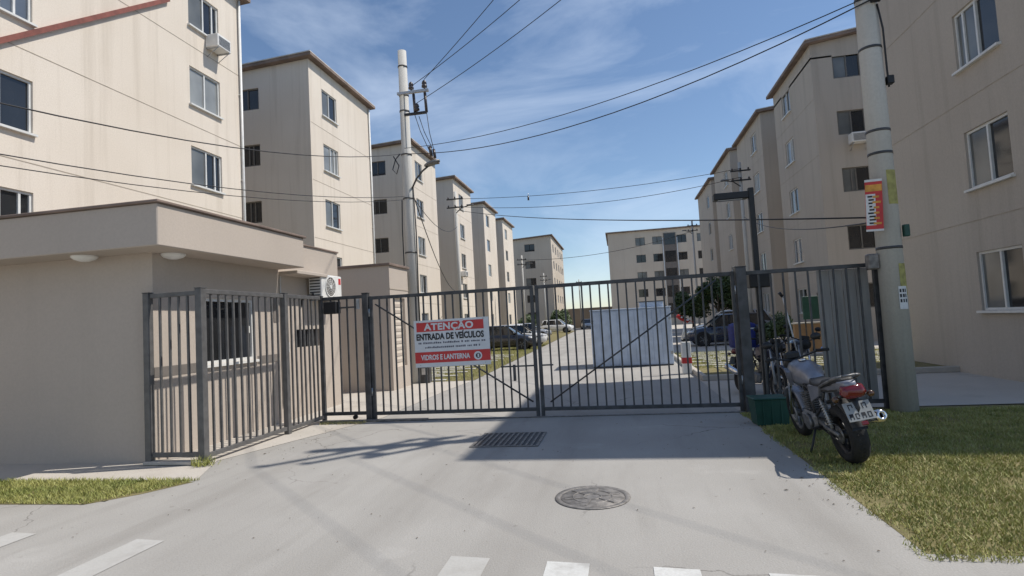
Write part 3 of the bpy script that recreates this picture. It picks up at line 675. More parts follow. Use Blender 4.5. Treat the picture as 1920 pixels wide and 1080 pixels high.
# ------------------------------------------------------------------ street furniture
# near right utility pole
rp = thing('utility_pole', 'thick concrete utility pole at right edge with pasted posters', 'pole', (4.10, 9.50, 0))
MB().cyl((0, 0, 0), (0, 0, 12.6), 0.185, 0.115, 28).build('shaft', POLE, rp)
def crossarm(t, z, d, ln, off=0.0, m=DARKM, ins=3, up=True, h=0.1, first=0.16):
    d = Vector((*d, 0)).normalized(); n_ = Vector((-d.y, d.x, 0)); c = Vector((off*d.x, off*d.y, z))
    mt = Matrix.Translation(c) @ Matrix.Rotation(math.atan2(d.y, d.x), 4, 'Z') @ Matrix.Translation((0, -0.2, 0))
    a = MB().bbox((-ln/2, -0.05, -h/2), (ln/2, 0.05, h/2), 0.006, mt).build('crossarm', m, t)
    for k in range(ins):
        u = -ln/2+0.12+(ln-0.24)*k/max(1, ins-1)
        p = mt @ Vector((u, 0, h/2))
        MB().lathe(p, (0, 0, 1), [(0, 0.015), (0.06, 0.02), (0.07, 0.055), (0.1, 0.05), (0.11, 0.03), (0.13, 0.06), (0.16, 0.05), (0.2, 0.02), (0.21, 0.001)], 10).build('insulator', CERAM, a)
    return a
for z, ln in ((10.35, 1.9), (11.2, 2.3), (12.0, 2.3)): crossarm(rp, z, (0.707, 0.707), ln)
for dx, z in ((-0.55, 10.9), (0.35, 10.75), (0.9, 11.6)):
    MB().lathe((dx*0.707+0.14, dx*0.707-0.14, z), (0, 0, -1), [(0, 0.02), (0.05, 0.09), (0.1, 0.04), (0.15, 0.09), (0.2, 0.04), (0.25, 0.09), (0.3, 0.02), (0.31, 0.001)], 12).build('insulator', CERAM, rp)
for z in (6.35, 5.55, 4.25, 3.9, 2.45): MB().lathe((0, 0, z), (0, 0, 1), [(-0.02, 0.182-.0055*z), (-0.02, 0.190-.0055*z), (0.02, 0.190-.0055*z), (0.02, 0.182-.0055*z)], 28, closed=True).build('clamp_band', IRON, rp)
MB().bbox((0.0, -0.26, 6.22), (0.14, -0.14, 6.36), 0.01).build('wire_clamp', BLACK, rp)
MB().tube([(0.10, -0.13, 6.2), (0.14, -0.15, 5.8), (0.165, -0.1, 5.2), (0.17, -0.1, 4.9)], 0.014, 6).build('cable', WIRE, rp)
MB().bbox((0.155, -0.12, 4.95), (0.25, -0.02, 5.08), 0.01).build('junction_box', BLACK, rp)
MB().bbox((0.17, -0.14, 2.60), (0.25, -0.06, 2.78), 0.01).build('junction_box', GREENB, rp)
MB().bbox((-0.33, -0.07, 2.14), (-0.17, 0.07, 2.38), 0.02).build('bracket', CASTIRON, rp)
def wrap(name, a0, a1, z0, z1, r, m, label=None, n=10):
    V = []; Fc = []
    for k in range(n+1):
        a = R(a0+(a1-a0)*k/n)
        for z in (z0, z1):
            rr = 0.185-0.00556*z+r
            V.append((rr*math.cos(a), rr*math.sin(a), z))
    for k in range(n): Fc.append((2*k, 2*k+2, 2*k+3, 2*k+1))
    return MB().add(V, Fc).build(name, m, rp, label=label)
# posters face the camera (towards angle about -113 deg)
wrap('poster', -95, -35, 3.10, 3.62, 0.004, YELP, 'torn yellow poster high on the pole')
wrap('poster', -80, -35, 1.72, 2.20, 0.004, YELP, 'faded yellow-green poster low on the pole')
wrap('poster', -92, -48, 1.52, 1.86, 0.007, PAPER, 'white paper notice on the pole')
for j in range(3):
    for i in range(3): wrap('print_mark', -88+i*13, -80+i*13+rnd.uniform(-2, 2), 1.77-j*0.075, 1.82-j*0.075, 0.0085, INK, n=2)
# red hanging banner
bn = thing('banner', 'narrow red banner with yellow heading tied to the near pole', 'banner', (3.84, 9.28, 2.70), rot=(0, R(2.5), R(-18)))
MB().bbox((-0.11, -0.003, 0), (0.11, 0.003, 0.78), 0.001).build('cloth', REDP, bn)
MB().box((-0.105, -0.0055, 0.60), (0.105, -0.0035, 0.70)).build('heading', ORNP, bn)
MB().box((-0.112, -0.006, 0.745), (0.112, 0.006, 0.78)).build('top_hem', PAPER, bn); MB().box((-0.112, -0.006, 0.0), (0.112, 0.006, 0.03)).build('bottom_hem', PAPER, bn)
MB().box((-0.105, -0.005, 0.09), (0.02, -0.0036, 0.56)).build('pale_panel', PAPER, bn)
g = MB(); rr = random.Random(5)
for k in range(9): g.box((-0.08+rr.uniform(0, .02), -0.0068, 0.11+k*0.05), (-0.03+rr.uniform(0, .05), -0.0052, 0.135+k*0.05))
g.build('print_marks', INK, bn)
g = MB()
for k in range(6): g.box((-0.02+rr.uniform(0, .02), -0.0078, 0.10+k*0.08), (0.06+rr.uniform(0, .03), -0.0056, 0.13+k*0.08))
g.build('print_marks', ORNP, bn)

# left pole beyond the gate
lp = thing('utility_pole', 'tall slim concrete utility pole behind the gate by the service hut', 'pole', (-6.02, 16.2, 0))
MB().cyl((0, 0, 0), (0, 0, 10.15), 0.185, 0.13, 24).build('shaft', POLE, lp)
for z in (9.65, 8.75, 8.25, 6.9, 5.55, 3.9): MB().lathe((0, 0, z), (0, 0, 1), [(-0.02, 0.18-.0054*z), (-0.02, 0.20-.0054*z), (0.02, 0.20-.0054*z), (0.02, 0.18-.0054*z)], 24, closed=True).build('clamp_band', IRON, lp)
MB().bbox((-0.15, -0.2, 8.72), (0.85, -0.12, 8.80), 0.006).build('crossarm', STEEL, lp)
MB().bbox((0.05, -0.2, 8.05), (0.75, -0.12, 8.12), 0.006).build('crossarm', DARKM, lp)
for x_, z in ((0.3, 8.8), (0.72, 8.8), (0.45, 8.12)):
    MB().lathe((x_, -0.16, z), (0, 0, 1), [(0, 0.02), (0.05, 0.03), (0.06, 0.085), (0.12, 0.08), (0.13, 0.04), (0.17, 0.08), (0.24, 0.06), (0.28, 0.02), (0.29, 0.001)], 12).build('insulator', CERAM, lp)
for x_ in (0.36, 0.72): MB().cyl((x_, -0.14, 8.7), (x_+0.02, -0.12, 8.1), 0.045, n=8).build('fuse_holder', CERAM, lp)
for k, (a, b) in enumerate((((0.36, -0.14, 8.1), (0.75, -0.1, 6.95)), ((0.5, -0.14, 8.0), (0.85, -0.1, 7.0)), ((0.74, -0.12, 8.1), (0.92, -0.1, 6.85)))):
    MB().tube([a, ((a[0]+b[0])/2-.03, a[1], (a[2]+b[2])/2), b], 0.011, 5).build('drop_wire', WIRE, lp)
MB().cyl((0.78, -0.1, 7.05), (0.82, -0.1, 6.75), 0.05, n=8).build('fuse_holder', CERAM, lp); MB().cyl((0.9, -0.1, 6.95), (0.93, -0.1, 6.68), 0.045, n=8).build('fuse_holder', CERAM, lp)
arm = MB().tube([(0.15, -0.05, 5.85), (0.32, -0.12, 6.1), (0.55, -0.2, 6.3), (0.75, -0.27, 6.4)], 0.028, 8).build('lamp_arm', IRON, lp)
MB().loft([[(x_, -0.3+dy*w_, 6.42+dz*h_+(x_-.7)*.25) for dy, dz in ((-1, -.4), (-1, .3), (-.5, 1), (.5, 1), (1, .3), (1, -.4))] for x_, w_, h_ in ((0.66, .05, .04), (0.76, .12, .07), (0.98, .13, .07), (1.12, .07, .04))]).build('lamp_head', ALLOY, arm)
MB().tube([(0.17, -0.02, 5.9), (0.21, -0.04, 4.5), (0.19, -0.03, 2.5), (0.2, -0.02, 0.2)], 0.02, 6).build('riser_cable', WIRE, lp)
MB().tube([(-0.18, -0.08, 5.5), (-0.2, -0.1, 4.7), (-0.19, -0.12, 3.4), (-0.19, -0.1, 2.6)], 0.018, 6).build('riser_cable', WIRE, lp)
MB().tube([(-0.16, -0.12, 6.92), (-0.3, -0.16, 6.75), (-0.4, -0.16, 6.45), (-0.28, -0.16, 6.3), (-0.2, -0.15, 6.55), (-0.36, -0.17, 6.85)], 0.016, 6).build('cable_coil', WIRE, lp)
mc = thing('meter_cabinet', 'dark metal meter cabinet at the foot of the slim pole', 'cabinet', (-5.72, 16.15, 0))
MB().bbox((-0.13, -0.1, 0.02), (0.16, 0.1, 0.48), 0.01).build('body', IRON, mc); MB().box((-0.08, -0.108, 0.25), (0.1, -0.101, 0.44)).build('door', STEEL, mc)
# slim posts inside the estate
def slim(label, x_, y_, h, r=0.11, arms=2, dirx=1):
    t = thing('utility_pole', label, 'pole', (x_, y_, 0), 0, 'slim posts inside the estate')
    MB().cyl((0, 0, 0), (0, 0, h), r, r*0.75, 14).build('shaft', POLE, t)
    for k in range(arms):
        a = MB().bbox((-0.5, -0.16, h-0.5-k*0.5), (0.5, -0.09, h-0.43-k*0.5), 0.005).build('crossarm', DARKM, t)
        for u in (-.4, 0, .4): MB().lathe((u, -0.12, h-0.43-k*0.5), (0, 0, 1), [(0, 0.02), (0.03, 0.05), (0.08, 0.05), (0.12, 0.02), (0.13, .001)], 8).build('insulator', CERAM, a)
    MB().tube([(0, -.05, h-1.3), (0.4*dirx, -.1, h-1.0), (0.9*dirx, -.1, h-0.9)], 0.03, 6).build('lamp_arm', IRON, t)
    MB().bbox((0.85*dirx-.15, -.2, h-0.93), (0.85*dirx+.25, 0, h-0.85), 0.02).build('lamp_head', ALLOY, t)
    return t
slim('slim pale post in front of the fourth left block', -9.0, 32.0, 9.5)
slim('slim pale post before the sixth left block', -9.5, 58.0, 8.5)
slim('slim pale post with crossarms before the second right block', 6.7, 31.0, 9.3, dirx=-1)
slim('slim pale post with crossarms before the wide far block', 7.7, 58.0, 10.6, dirx=-1)
slim('slim pale post in front of the far grey block', -9.6, 76.0, 8.0)
slim('thin far post standing in the gap at the end of the drive', -6.2, 96.0, 8.2)
# black lamp post by the gate
bl = thing('lamp_post', 'black square lamp post with a flat horizontal head beside the right gate post', 'lamp post', (2.36, 10.25, 0))
MB().bbox((-0.045, -0.045, 0), (0.045, 0.045, 3.72), 0.006).build('shaft', BLACK, bl)
hd = MB().bbox((-0.62, -0.09, 3.54), (-0.05, 0.09, 3.66), 0.012).build('lamp_head', BLACK, bl)
MB().box((-0.55, -0.06, 3.532), (-0.15, 0.06, 3.539)).build('lens', LENS, hd)
MB().bbox((-0.16, -0.12, 2.0), (0.20, 0.12, 2.24), 0.015).build('control_box', BLACK, bl)
MB().bbox((-0.10, -0.10, 0.005), (0.10, 0.10, 0.025), 0.004).build('base_plate', IRON, bl)

# overhead wires
def wire(label, a, b, sag, r=0.012, n=18, group='overhead wires'):
    a = Vector(a); b = Vector(b)
    pts = [a.lerp(b, k/n)-Vector((0, 0, sag*4*(k/n)*(1-k/n))) for k in range(n+1)]
    MB().tube(pts, r, 5).build('overhead_wire', WIRE, None, label=label, cat='wire', group=group)
wire('topmost overhead wire from the slim pole crossarm up to the near pole head', (-5.3, 16.04, 9.1), (3.5, 8.6, 12.26), 0.25, 0.010)
wire('second high wire from the slim pole crossarm to the near pole head', (-5.7, 16.04, 8.95), (4.24, 9.36, 11.46), 0.35, 0.010)
wire('third high wire below the other two, to the near pole head', (-5.57, 16.04, 8.4), (4.98, 10.1, 11.46), 0.4, 0.010)
wire('upper of two long wires sagging from slim pole to the near pole clamp', (-6.0, 16.0, 7.05), (4.12, 9.3, 6.32), 0.42, 0.009)
wire('lower of two long wires sagging from slim pole to the near pole clamp', (-6.0, 16.0, 6.88), (4.1, 9.3, 6.25), 0.62, 0.011)
wire('wire crossing the large cream building to the slim pole, upper one', (-6.1, 16.05, 6.9), (-8.6, -14.0, 6.5), 2.4, 0.010, 30)
wire('thin pale wire crossing the cream building lower down to the slim pole', (-6.1, 16.05, 5.6), (-8.6, -14.0, 5.2), 1.65, 0.008, 30)
wire('thin lower wire just above the guardhouse roof to the slim pole', (-6.1, 16.05, 5.5), (-8.6, -14.0, 5.1), 1.69, 0.007, 30)
wire('wire from the slim pole deep into the estate past the left blocks', (-5.9, 16.3, 5.6), (-8.95, 31.9, 7.4), 0.6, 0.012)
wire('dark cable drooping from slim pole towards the left blocks', (-5.85, 16.2, 5.6), (-12.3, 44.0, 4.6), 1.2, 0.017)
wire('long wire across the drive between the inner posts, upper one', (-9.0, 31.9, 9.05), (6.7, 30.9, 8.95), 0.35, 0.014)
wire('long wire across the drive between the inner posts, middle one', (-9.0, 31.9, 8.6), (6.7, 30.9, 8.5), 0.6, 0.014)
wire('long bowed wire across the far drive to the black lamp post side', (-9.0, 31.9, 8.4), (3.95, 9.6, 2.95), 0.25, 0.014)
wire('wire in front of the tan block to the near pole', (6.7, 30.9, 6.4), (4.1, 9.65, 2.9), 0.35, 0.012)
wire('wire between the far posts above the wide far block', (-9.5, 57.9, 8.0), (7.7, 57.9, 9.6), 0.7, 0.022)
wire('overhead street wire running off from the near pole towards the viewer, left one', (3.5, 8.6, 12.26), (24, -12, 11.5), 0.4, 0.007)
wire('overhead street wire running off from the near pole towards the viewer, middle one', (4.24, 9.36, 12.26), (25, -11.5, 11.5), 0.4, 0.007)
wire('overhead street wire running off from the near pole towards the viewer, right one', (4.98, 10.1, 12.26), (26, -11, 11.5), 0.4, 0.007)
sp_ = thing('wire_spacer', 'small dark spacer hanging on the wire over the drive', 'wire spacer', (-4.6, 31.62, 8.62))
MB().cyl((0, 0, -.12), (0, 0, .12), 0.05, n=8).build('body', CERAM, sp_); MB().cyl((0, 0, .12), (0, 0, .28), 0.02, n=6).build('hook', STEEL, sp_)

# manhole and drain
mh = thing('manhole_cover', 'round cast-iron manhole cover in the concrete driveway', 'manhole', (-0.345, 5.36, 0.004), R(8))
MB().lathe((0, 0, 0), (0, 0, 1), [(0.001, 0.345), (0.006, 0.343), (0.006, 0.30), (0.001, 0.295)], 40).build('frame', CASTIRON, mh)
cv = MB().lathe((0, 0, 0), (0, 0, 1), [(0.001, 0.292), (0.005, 0.288), (0.005, 0.001)], 40).build('cover', CASTIRON, mh)
for k in range(6):
    a = k*math.pi/3+.2
    MB().bbox((0.07, -0.011, 0.0055), (0.265, 0.011, 0.011), 0.003, Matrix.Rotation(a, 4, 'Z')).build('rib', CASTIRON, cv)
for rr_ in (0.08, 0.18): MB().lathe((0, 0, 0.0055), (0, 0, 1), [(0, rr_-.009), (0.005, rr_-.006), (0.005, rr_+.006), (0, rr_+.009)], 30).build('rib', CASTIRON, cv)
dg_ = thing('drain_grate', 'slotted dark iron drain grate in the shaded driveway', 'drain', (-1.62, 7.95, 0.004))
MB().bbox((-0.45, -0.42, 0.0005), (0.45, 0.42, 0.0035), 0.001).build('pit_shade_plate', BLACK, dg_)  # thin black plate under the bars, shade of the hollow put into its colour
fr = MB(); fr.bbox((-0.47, -0.46, 0.001), (0.47, -0.42, 0.009), 0.003); fr.bbox((-0.47, 0.42, 0.001), (0.47, 0.46, 0.012), 0.003); fr.bbox((-0.47, -0.42, 0.001), (-0.43, 0.42, 0.009), 0.003); fr.bbox((0.43, -0.42, 0.001), (0.47, 0.42, 0.009), 0.003)
fr.build('frame', CASTIRON, dg_)
for k in range(11): MB().box((-0.40+k*0.076, -0.42, 0.004), (-0.37+k*0.076, 0.42, 0.011)).build('bar', CASTIRON, dg_)

# green crate on the verge
cb = thing('storage_bin', 'dark green plastic bin standing on the grass at the fence', 'bin', (2.02, 8.72, 0), R(3))
MB().loft([[(sx*w_, sy*d_, z) for sx, sy in ((-1, -1), (1, -1), (1, 1), (-1, 1))] for z, w_, d_ in ((0.01, .21, .15), (0.36, .235, .17))], smooth=False).build('body', GREENB, cb)
MB().bbox((-.255, -.19, .361), (.255, .19, .39), 0.01).build('lid', GREENB, cb)
for k in (-.12, 0, .12): MB().box((k-.012, -.172, .03), (k+.012, -.158, .355)).build('rib', GREENB, cb)

# grey cabin blocking the inner drive
gc = thing('sheet_metal_cabin', 'light grey sheet-metal cabin standing in the inner drive behind the right leaf', 'cabin', (-0.92, 18.8, 0.006))
MB().bbox((0, 0, 0.03), (2.56, 1.7, 1.84), 0.015).build('body', GREYP, gc)
for k in range(9): MB().bbox((0.03+k*0.278, -0.012, 0.06), (0.03+k*0.278+0.26, -0.001, 1.80), 0.004).build('panel', GREYP, gc)
MB().bbox((-0.02, -0.03, 1.842), (2.58, 1.73, 1.88), 0.008).build('roof', GREYP, gc)
MB().bbox((0.02, -0.005, 0.0), (2.54, 1.69, 0.028), 0.004).build('base_frame', IRON, gc)
MB().bbox((1.24, -0.035, 0.80), (1.27, -0.013, 1.10), 0.004).build('handle', STEEL, gc)
for z_ in (0.35, 1.45):
    for x_ in (0.01, 2.47): MB().bbox((x_, -0.028, z_), (x_+0.08, -0.013, z_+0.10), 0.004).build('hinge', STEEL, gc)
MB().bbox((1.62, 0.15, 1.882), (2.36, 0.9, 2.06), 0.015).build('roof_box', GREYP, gc)
MB().bbox((1.58, 0.11, 2.061), (2.40, 0.94, 2.08), 0.004).build('roof_box_lid', IRON, gc)
# barrier pedestal at the drive edge
bp_ = thing('barrier_pedestal', 'white and red boom barrier pedestal right of the grey cabin', 'barrier', (1.72, 16.0, 0.004))
MB().bbox((-0.12, -0.12, 0), (0.12, 0.12, 0.86), 0.015).build('cabinet', WHITEP, bp_)
MB().bbox((-0.125, -0.125, 0.28), (0.125, 0.125, 0.44), 0.005).build('red_band', REDP, bp_)
MB().bbox((-0.10, -0.05, 0.862), (0.10, 0.05, 0.95), 0.01).build('arm_clamp', BLACK, bp_)
am = MB().tube([(-0.10, -0.08, 0.92), (-0.02, -0.08, 1.15), (0.02, -0.08, 1.40)], 0.03, 8).build('boom_stub', WHITEP, bp_)
MB().loft([[(cx+dx*w_, -0.08+dy*.05, cz+dz*w_) for dx, dy, dz in ((-1, -1, 0), (0, -1, .8), (1, -1, 0), (1, 1, 0), (0, 1, .8), (-1, 1, 0))] for cx, cz, w_ in ((-0.14, 1.55, .07), (0.0, 1.45, .11), (0.16, 1.36, .08))]).build('red_flag', REDP, bp_)
MB().box((-0.08, -0.14, 1.50), (-0.04, -0.131, 1.54)).build('reflector', SIGNW, bp_); MB().box((0.06, -0.14, 1.42), (0.12, -0.131, 1.47)).build('reflector', SIGNW, bp_)
# things inside the right yard
gw = thing('low_wall', 'low orange plaster wall behind the right fence', 'wall', (5.7, 20.3, 0)); MB().bbox((0, 0, 0), (1.6, 0.2, 1.05), 0.01).build('wall', ORANGEW, gw); MB().bbox((-0.03, -0.03, 1.051), (1.63, 0.23, 1.10), 0.008).build('coping', WALK, gw)
gd = thing('notice_board', 'dark green board on two posts above the low orange wall', 'board', (5.92, 20.0, 0))
MB().bbox((0, 0, 1.2), (0.62, 0.06, 1.95), 0.01).build('board', GREENB, gd)
for x_ in (0.05, 0.53): MB().box((x_, 0.061, 0), (x_+.04, 0.10, 1.9)).build('post', IRON, gd)
bs = thing('plastic_bag', 'small light blue plastic bundle lying on the pale bench', 'bag', (5.15, 15.6, 0.45))
MB().loft([[(math.cos(a)*r_*1.3*(1+.15*math.sin(3*a+z*9)), math.sin(a)*r_*(1+.1*math.cos(5*a)), z) for a in [k*math.pi/6 for k in range(12)]] for z, r_ in ((0, .08), (.04, .13), (.12, .14), (.18, .09), (.21, .02))]).build('bundle', LBLUE, bs)
bt = thing('concrete_bench', 'pale concrete bench carrying the light blue bundle', 'bench', (5.0, 15.6, 0.09))
MB().bbox((-1.3, -.2, .29), (.6, .2, .36), 0.01).build('seat', WALK, bt)
for x_ in (-1.1, .3): MB().bbox((x_, -.15, 0), (x_+.15, .15, .289), 0.01).build('leg', WALK, bt)
ws = thing('leaning_pole', 'thin white pole leaning behind the right fence', 'pole', (3.12, 11.6, 0)); MB().tube([(0.28, 0, 0), (0, 0.1, 1.85)], 0.014, 6).build('shaft', WHITEP, ws); MB().cyl((0, .1, 1.85), (-.06, .1, 1.93), .03, n=8).build('tip', BLACK, ws)
# end wall
ew = thing('boundary_wall', 'long brown boundary wall closing the far end of the drive', 'wall', (-60, 99, 0)); MB().bbox((0, 0, 0), (59, 0.2, 3.3), 0.02).build('wall', BROWNW, ew); MB().bbox((-.05, -.05, 3.301), (59.05, .25, 3.38), 0.01).build('coping', WALK, ew)

# ------------------------------------------------------------------ vehicles
def wheel(t, c, r, w, axis=(1, 0, 0), n=28, rimm=ALLOY, spokes=5, bike=False):
    wt = MB().lathe(c, axis, [(-w/2*.75, r*.68), (-w/2, r*.78), (-w/2, r*.9), (-w*.3, r*.985), (0, r), (w*.3, r*.985), (w/2, r*.9), (w/2, r*.78), (w/2*.75, r*.68)], n, closed=False).build('wheel', RUBBER, t)
    rm = MB().lathe(c, axis, [(-w*.36, r*.70), (-w*.36, r*.62), (-w*.1, r*.58), (w*.1, r*.58), (w*.36, r*.62), (w*.36, r*.70)], n)
    A = Vector(axis).normalized(); u = A.orthogonal().normalized(); v_ = A.cross(u); c = Vector(c)
    for k in range(spokes):
        a = 2*math.pi*k/spokes; d = u*math.cos(a)+v_*math.sin(a); e = A.cross(d)*r*.09
        for s_ in ((1,) if bike else (-1, 1)):
            p = c + (A*0 if bike else A*s_*w*.33)
            rm.tube([p+d*r*.05, p+d*r*.63], r*.07 if not bike else r*.045, 6)
    rm.cyl(c-A*w*.38, c+A*w*.38, r*.16, n=12)
    rm.build('rim', rimm, wt)
    if not bike: MB().cyl(c-A*w*.25, c+A*w*.25, r*.58, n=18).build('brake_disc', BLACK, wt)
    return wt
def car(label, loc, rotz, paint, suv=False, group='cars parked on the left lawn'):
    """local: front to +x, width along y"""
    t = thing('parked_car', label, 'car', loc, rotz, group)
    Lh, Wh = (2.05, 0.86) if suv else (1.95, 0.83); hb = 1.02 if suv else 0.92; hr = 1.62 if suv else 1.46
    st = [(-Lh, .55, .78, .70), (-Lh+.10, .30, hb-.02, .90), (-Lh+.55, .22, hb+.03, 1), (-.5, .20, hb+.02, 1), (.55, .20, hb, 1), (Lh-.95, .20, hb-.02, 1), (Lh-.45, .22, hb-.10, .97), (Lh-.12, .26, hb-.22, .88), (Lh, .36, .62, .70)]
    rings = []
    for x_, zb_, zt_, wf_ in st:
        w_ = Wh*wf_
        rings.append([(x_, y_, z_) for y_, z_ in ((-w_*.9, zb_), (-w_, zb_+.10), (-w_*1.0, (zb_+zt_)/2+.05), (-w_*.95, zt_-.07), (-w_*.80, zt_), (w_*.80, zt_), (w_*.95, zt_-.07), (w_*1.0, (zb_+zt_)/2+.05), (w_, zb_+.10), (w_*.9, zb_))])
    body = MB().loft(rings).build('body', paint, t)
    # greenhouse
    rear = -Lh+.22 if suv else -Lh+.35; front = Lh-.95; rt0, rt1 = rear+.35, front-.75
    zt = hb-.02
    gh_ = MB().loft([[(rear, -Wh*.88, zt), (front, -Wh*.86, zt-.02), (front, Wh*.86, zt-.02), (rear, Wh*.88, zt)], [(rt0-.03, -Wh*.70, hr-.05), (rt1+.03, -Wh*.70, hr-.05), (rt1+.03, Wh*.70, hr-.05), (rt0-.03, Wh*.70, hr-.05)]], smooth=False).build('windows', CARGLASS, t)
    MB().loft([[(x_, y_*Wh*w_, z_) for y_, z_ in ((-.74, hr-.06), (-.70, hr-.02+dz), (-.4, hr+.015+dz), (.4, hr+.015+dz), (.70, hr-.02+dz), (.74, hr-.06))] for x_, w_, dz in ((rt0-.10, .96, -.03), (rt0+.1, 1, 0), (rt1-.1, 1, 0), (rt1+.10, .96, -.03))]).build('roof', paint, t)
    pl_ = MB()
    for s_ in (-1, 1):
        pl_.tube([(rear, s_*Wh*.885, zt), (rt0-.05, s_*Wh*.71, hr-.04)], .045, 6); pl_.tube([(front, s_*Wh*.865, zt-.02), (rt1+.05, s_*Wh*.71, hr-.04)], .035, 6)
        pl_.tube([(.02, s_*Wh*.89, zt), (-.02, s_*Wh*.715, hr-.05)], .035, 6)
        pl_.tube([(rear+.65, s_*Wh*.885, zt), (rt0+.42, s_*Wh*.71, hr-.04)], .04, 6)
    pl_.build('pillar', paint if suv else BLACK, t)
    for sx in (-1.22, 1.25):
        for s_ in (-1, 1):
            MB().lathe((sx, s_*(Wh-.10), .33), (0, s_, 0), [(.08, .37), (.107, .37), (.107, .30), (.08, .30)], 22, closed=True).build('wheel_arch', BLACK, t)
            MB().cyl((sx, s_*(Wh-.30), .33), (sx, s_*(Wh+.001), .33), .352, n=22).build('wheel_well', BLACK, t)
            wheel(t, (sx, s_*(Wh-.08), .31), .31, .19, (0, 1, 0), 22, rimm=STEEL)
    for s_ in (-1, 1):
        MB().loft([[(Lh-.30, s_*Wh*.93, .66), (Lh-.30, s_*Wh*.90, .76), (Lh-.32, s_*Wh*.62, .79), (Lh-.30, s_*Wh*.60, .66)], [(Lh-.06, s_*Wh*.80, .64), (Lh-.12, s_*Wh*.79, .71), (Lh-.08, s_*Wh*.55, .72), (Lh-.01, s_*Wh*.52, .64)]]).build('headlight', LENS, t)
        MB().bbox((-Lh-.005, s_*Wh*.72-.07, .68), (-Lh+.16, s_*Wh*.80+.04, .92), .015).build('tail_light', TAILRED, t)
        MB().bbox((front-.28, s_*(Wh+.06)-.06, zt+.02), (front-.14, s_*(Wh+.06)+.06, zt+.13), .02).build('mirror', paint, t)
        MB().box((-.95, s_*(Wh*1.0)-.004, .40), (1.0, s_*(Wh*1.0)+.004, .43)).build('side_moulding', BLACK, t)
        for hx in (-.55, .42): MB().bbox((hx, s_*Wh*.985-.02, hb-.14), (hx+.16, s_*Wh*.985+.02, hb-.11), .006).build('door_handle', CHROME if suv else BLACK, t)
    MB().bbox((Lh-.06, -.42, .34), (Lh+.012, .42, .52), .01).build('grille', BLACK, t)
    MB().bbox((Lh+.013, -.2, .42), (Lh+.02, .2, .53), .002).build('plate', PLATE, t)
    MB().bbox((-Lh-.03, -.2, .60), (-Lh+.02, .2, .72), .002).build('plate', PLATE, t)
    return t
car('black hatchback nearest the sign on the left lawn', (-6.85, 33.5, 0.01), R(-2), CARB)
car('white car standing just behind the black hatchback', (-6.6, 36.9, 0.01), R(2), CARW)
car('silver car parked beyond the white car on the left lawn', (-7.9, 50.0, 0.01), R(0), CARS)
car('white suv with dark lower body far down the left lawn', (-7.6, 70.5, 0.01), R(-8), CARW, True)
car('far grey car at the end of the drive', (-4.6, 84.5, 0.01), R(-80), CARS, group='cars at the far end')
car('dark blue car parked in shade right of the grey cabin', (5.1, 28.9, 0.01), R(180), CARBL, group='cars parked on the right')
car('silver suv behind the dark blue car on the right', (5.9, 32.0, 0.01), R(180), CARS, True, group='cars parked on the right')

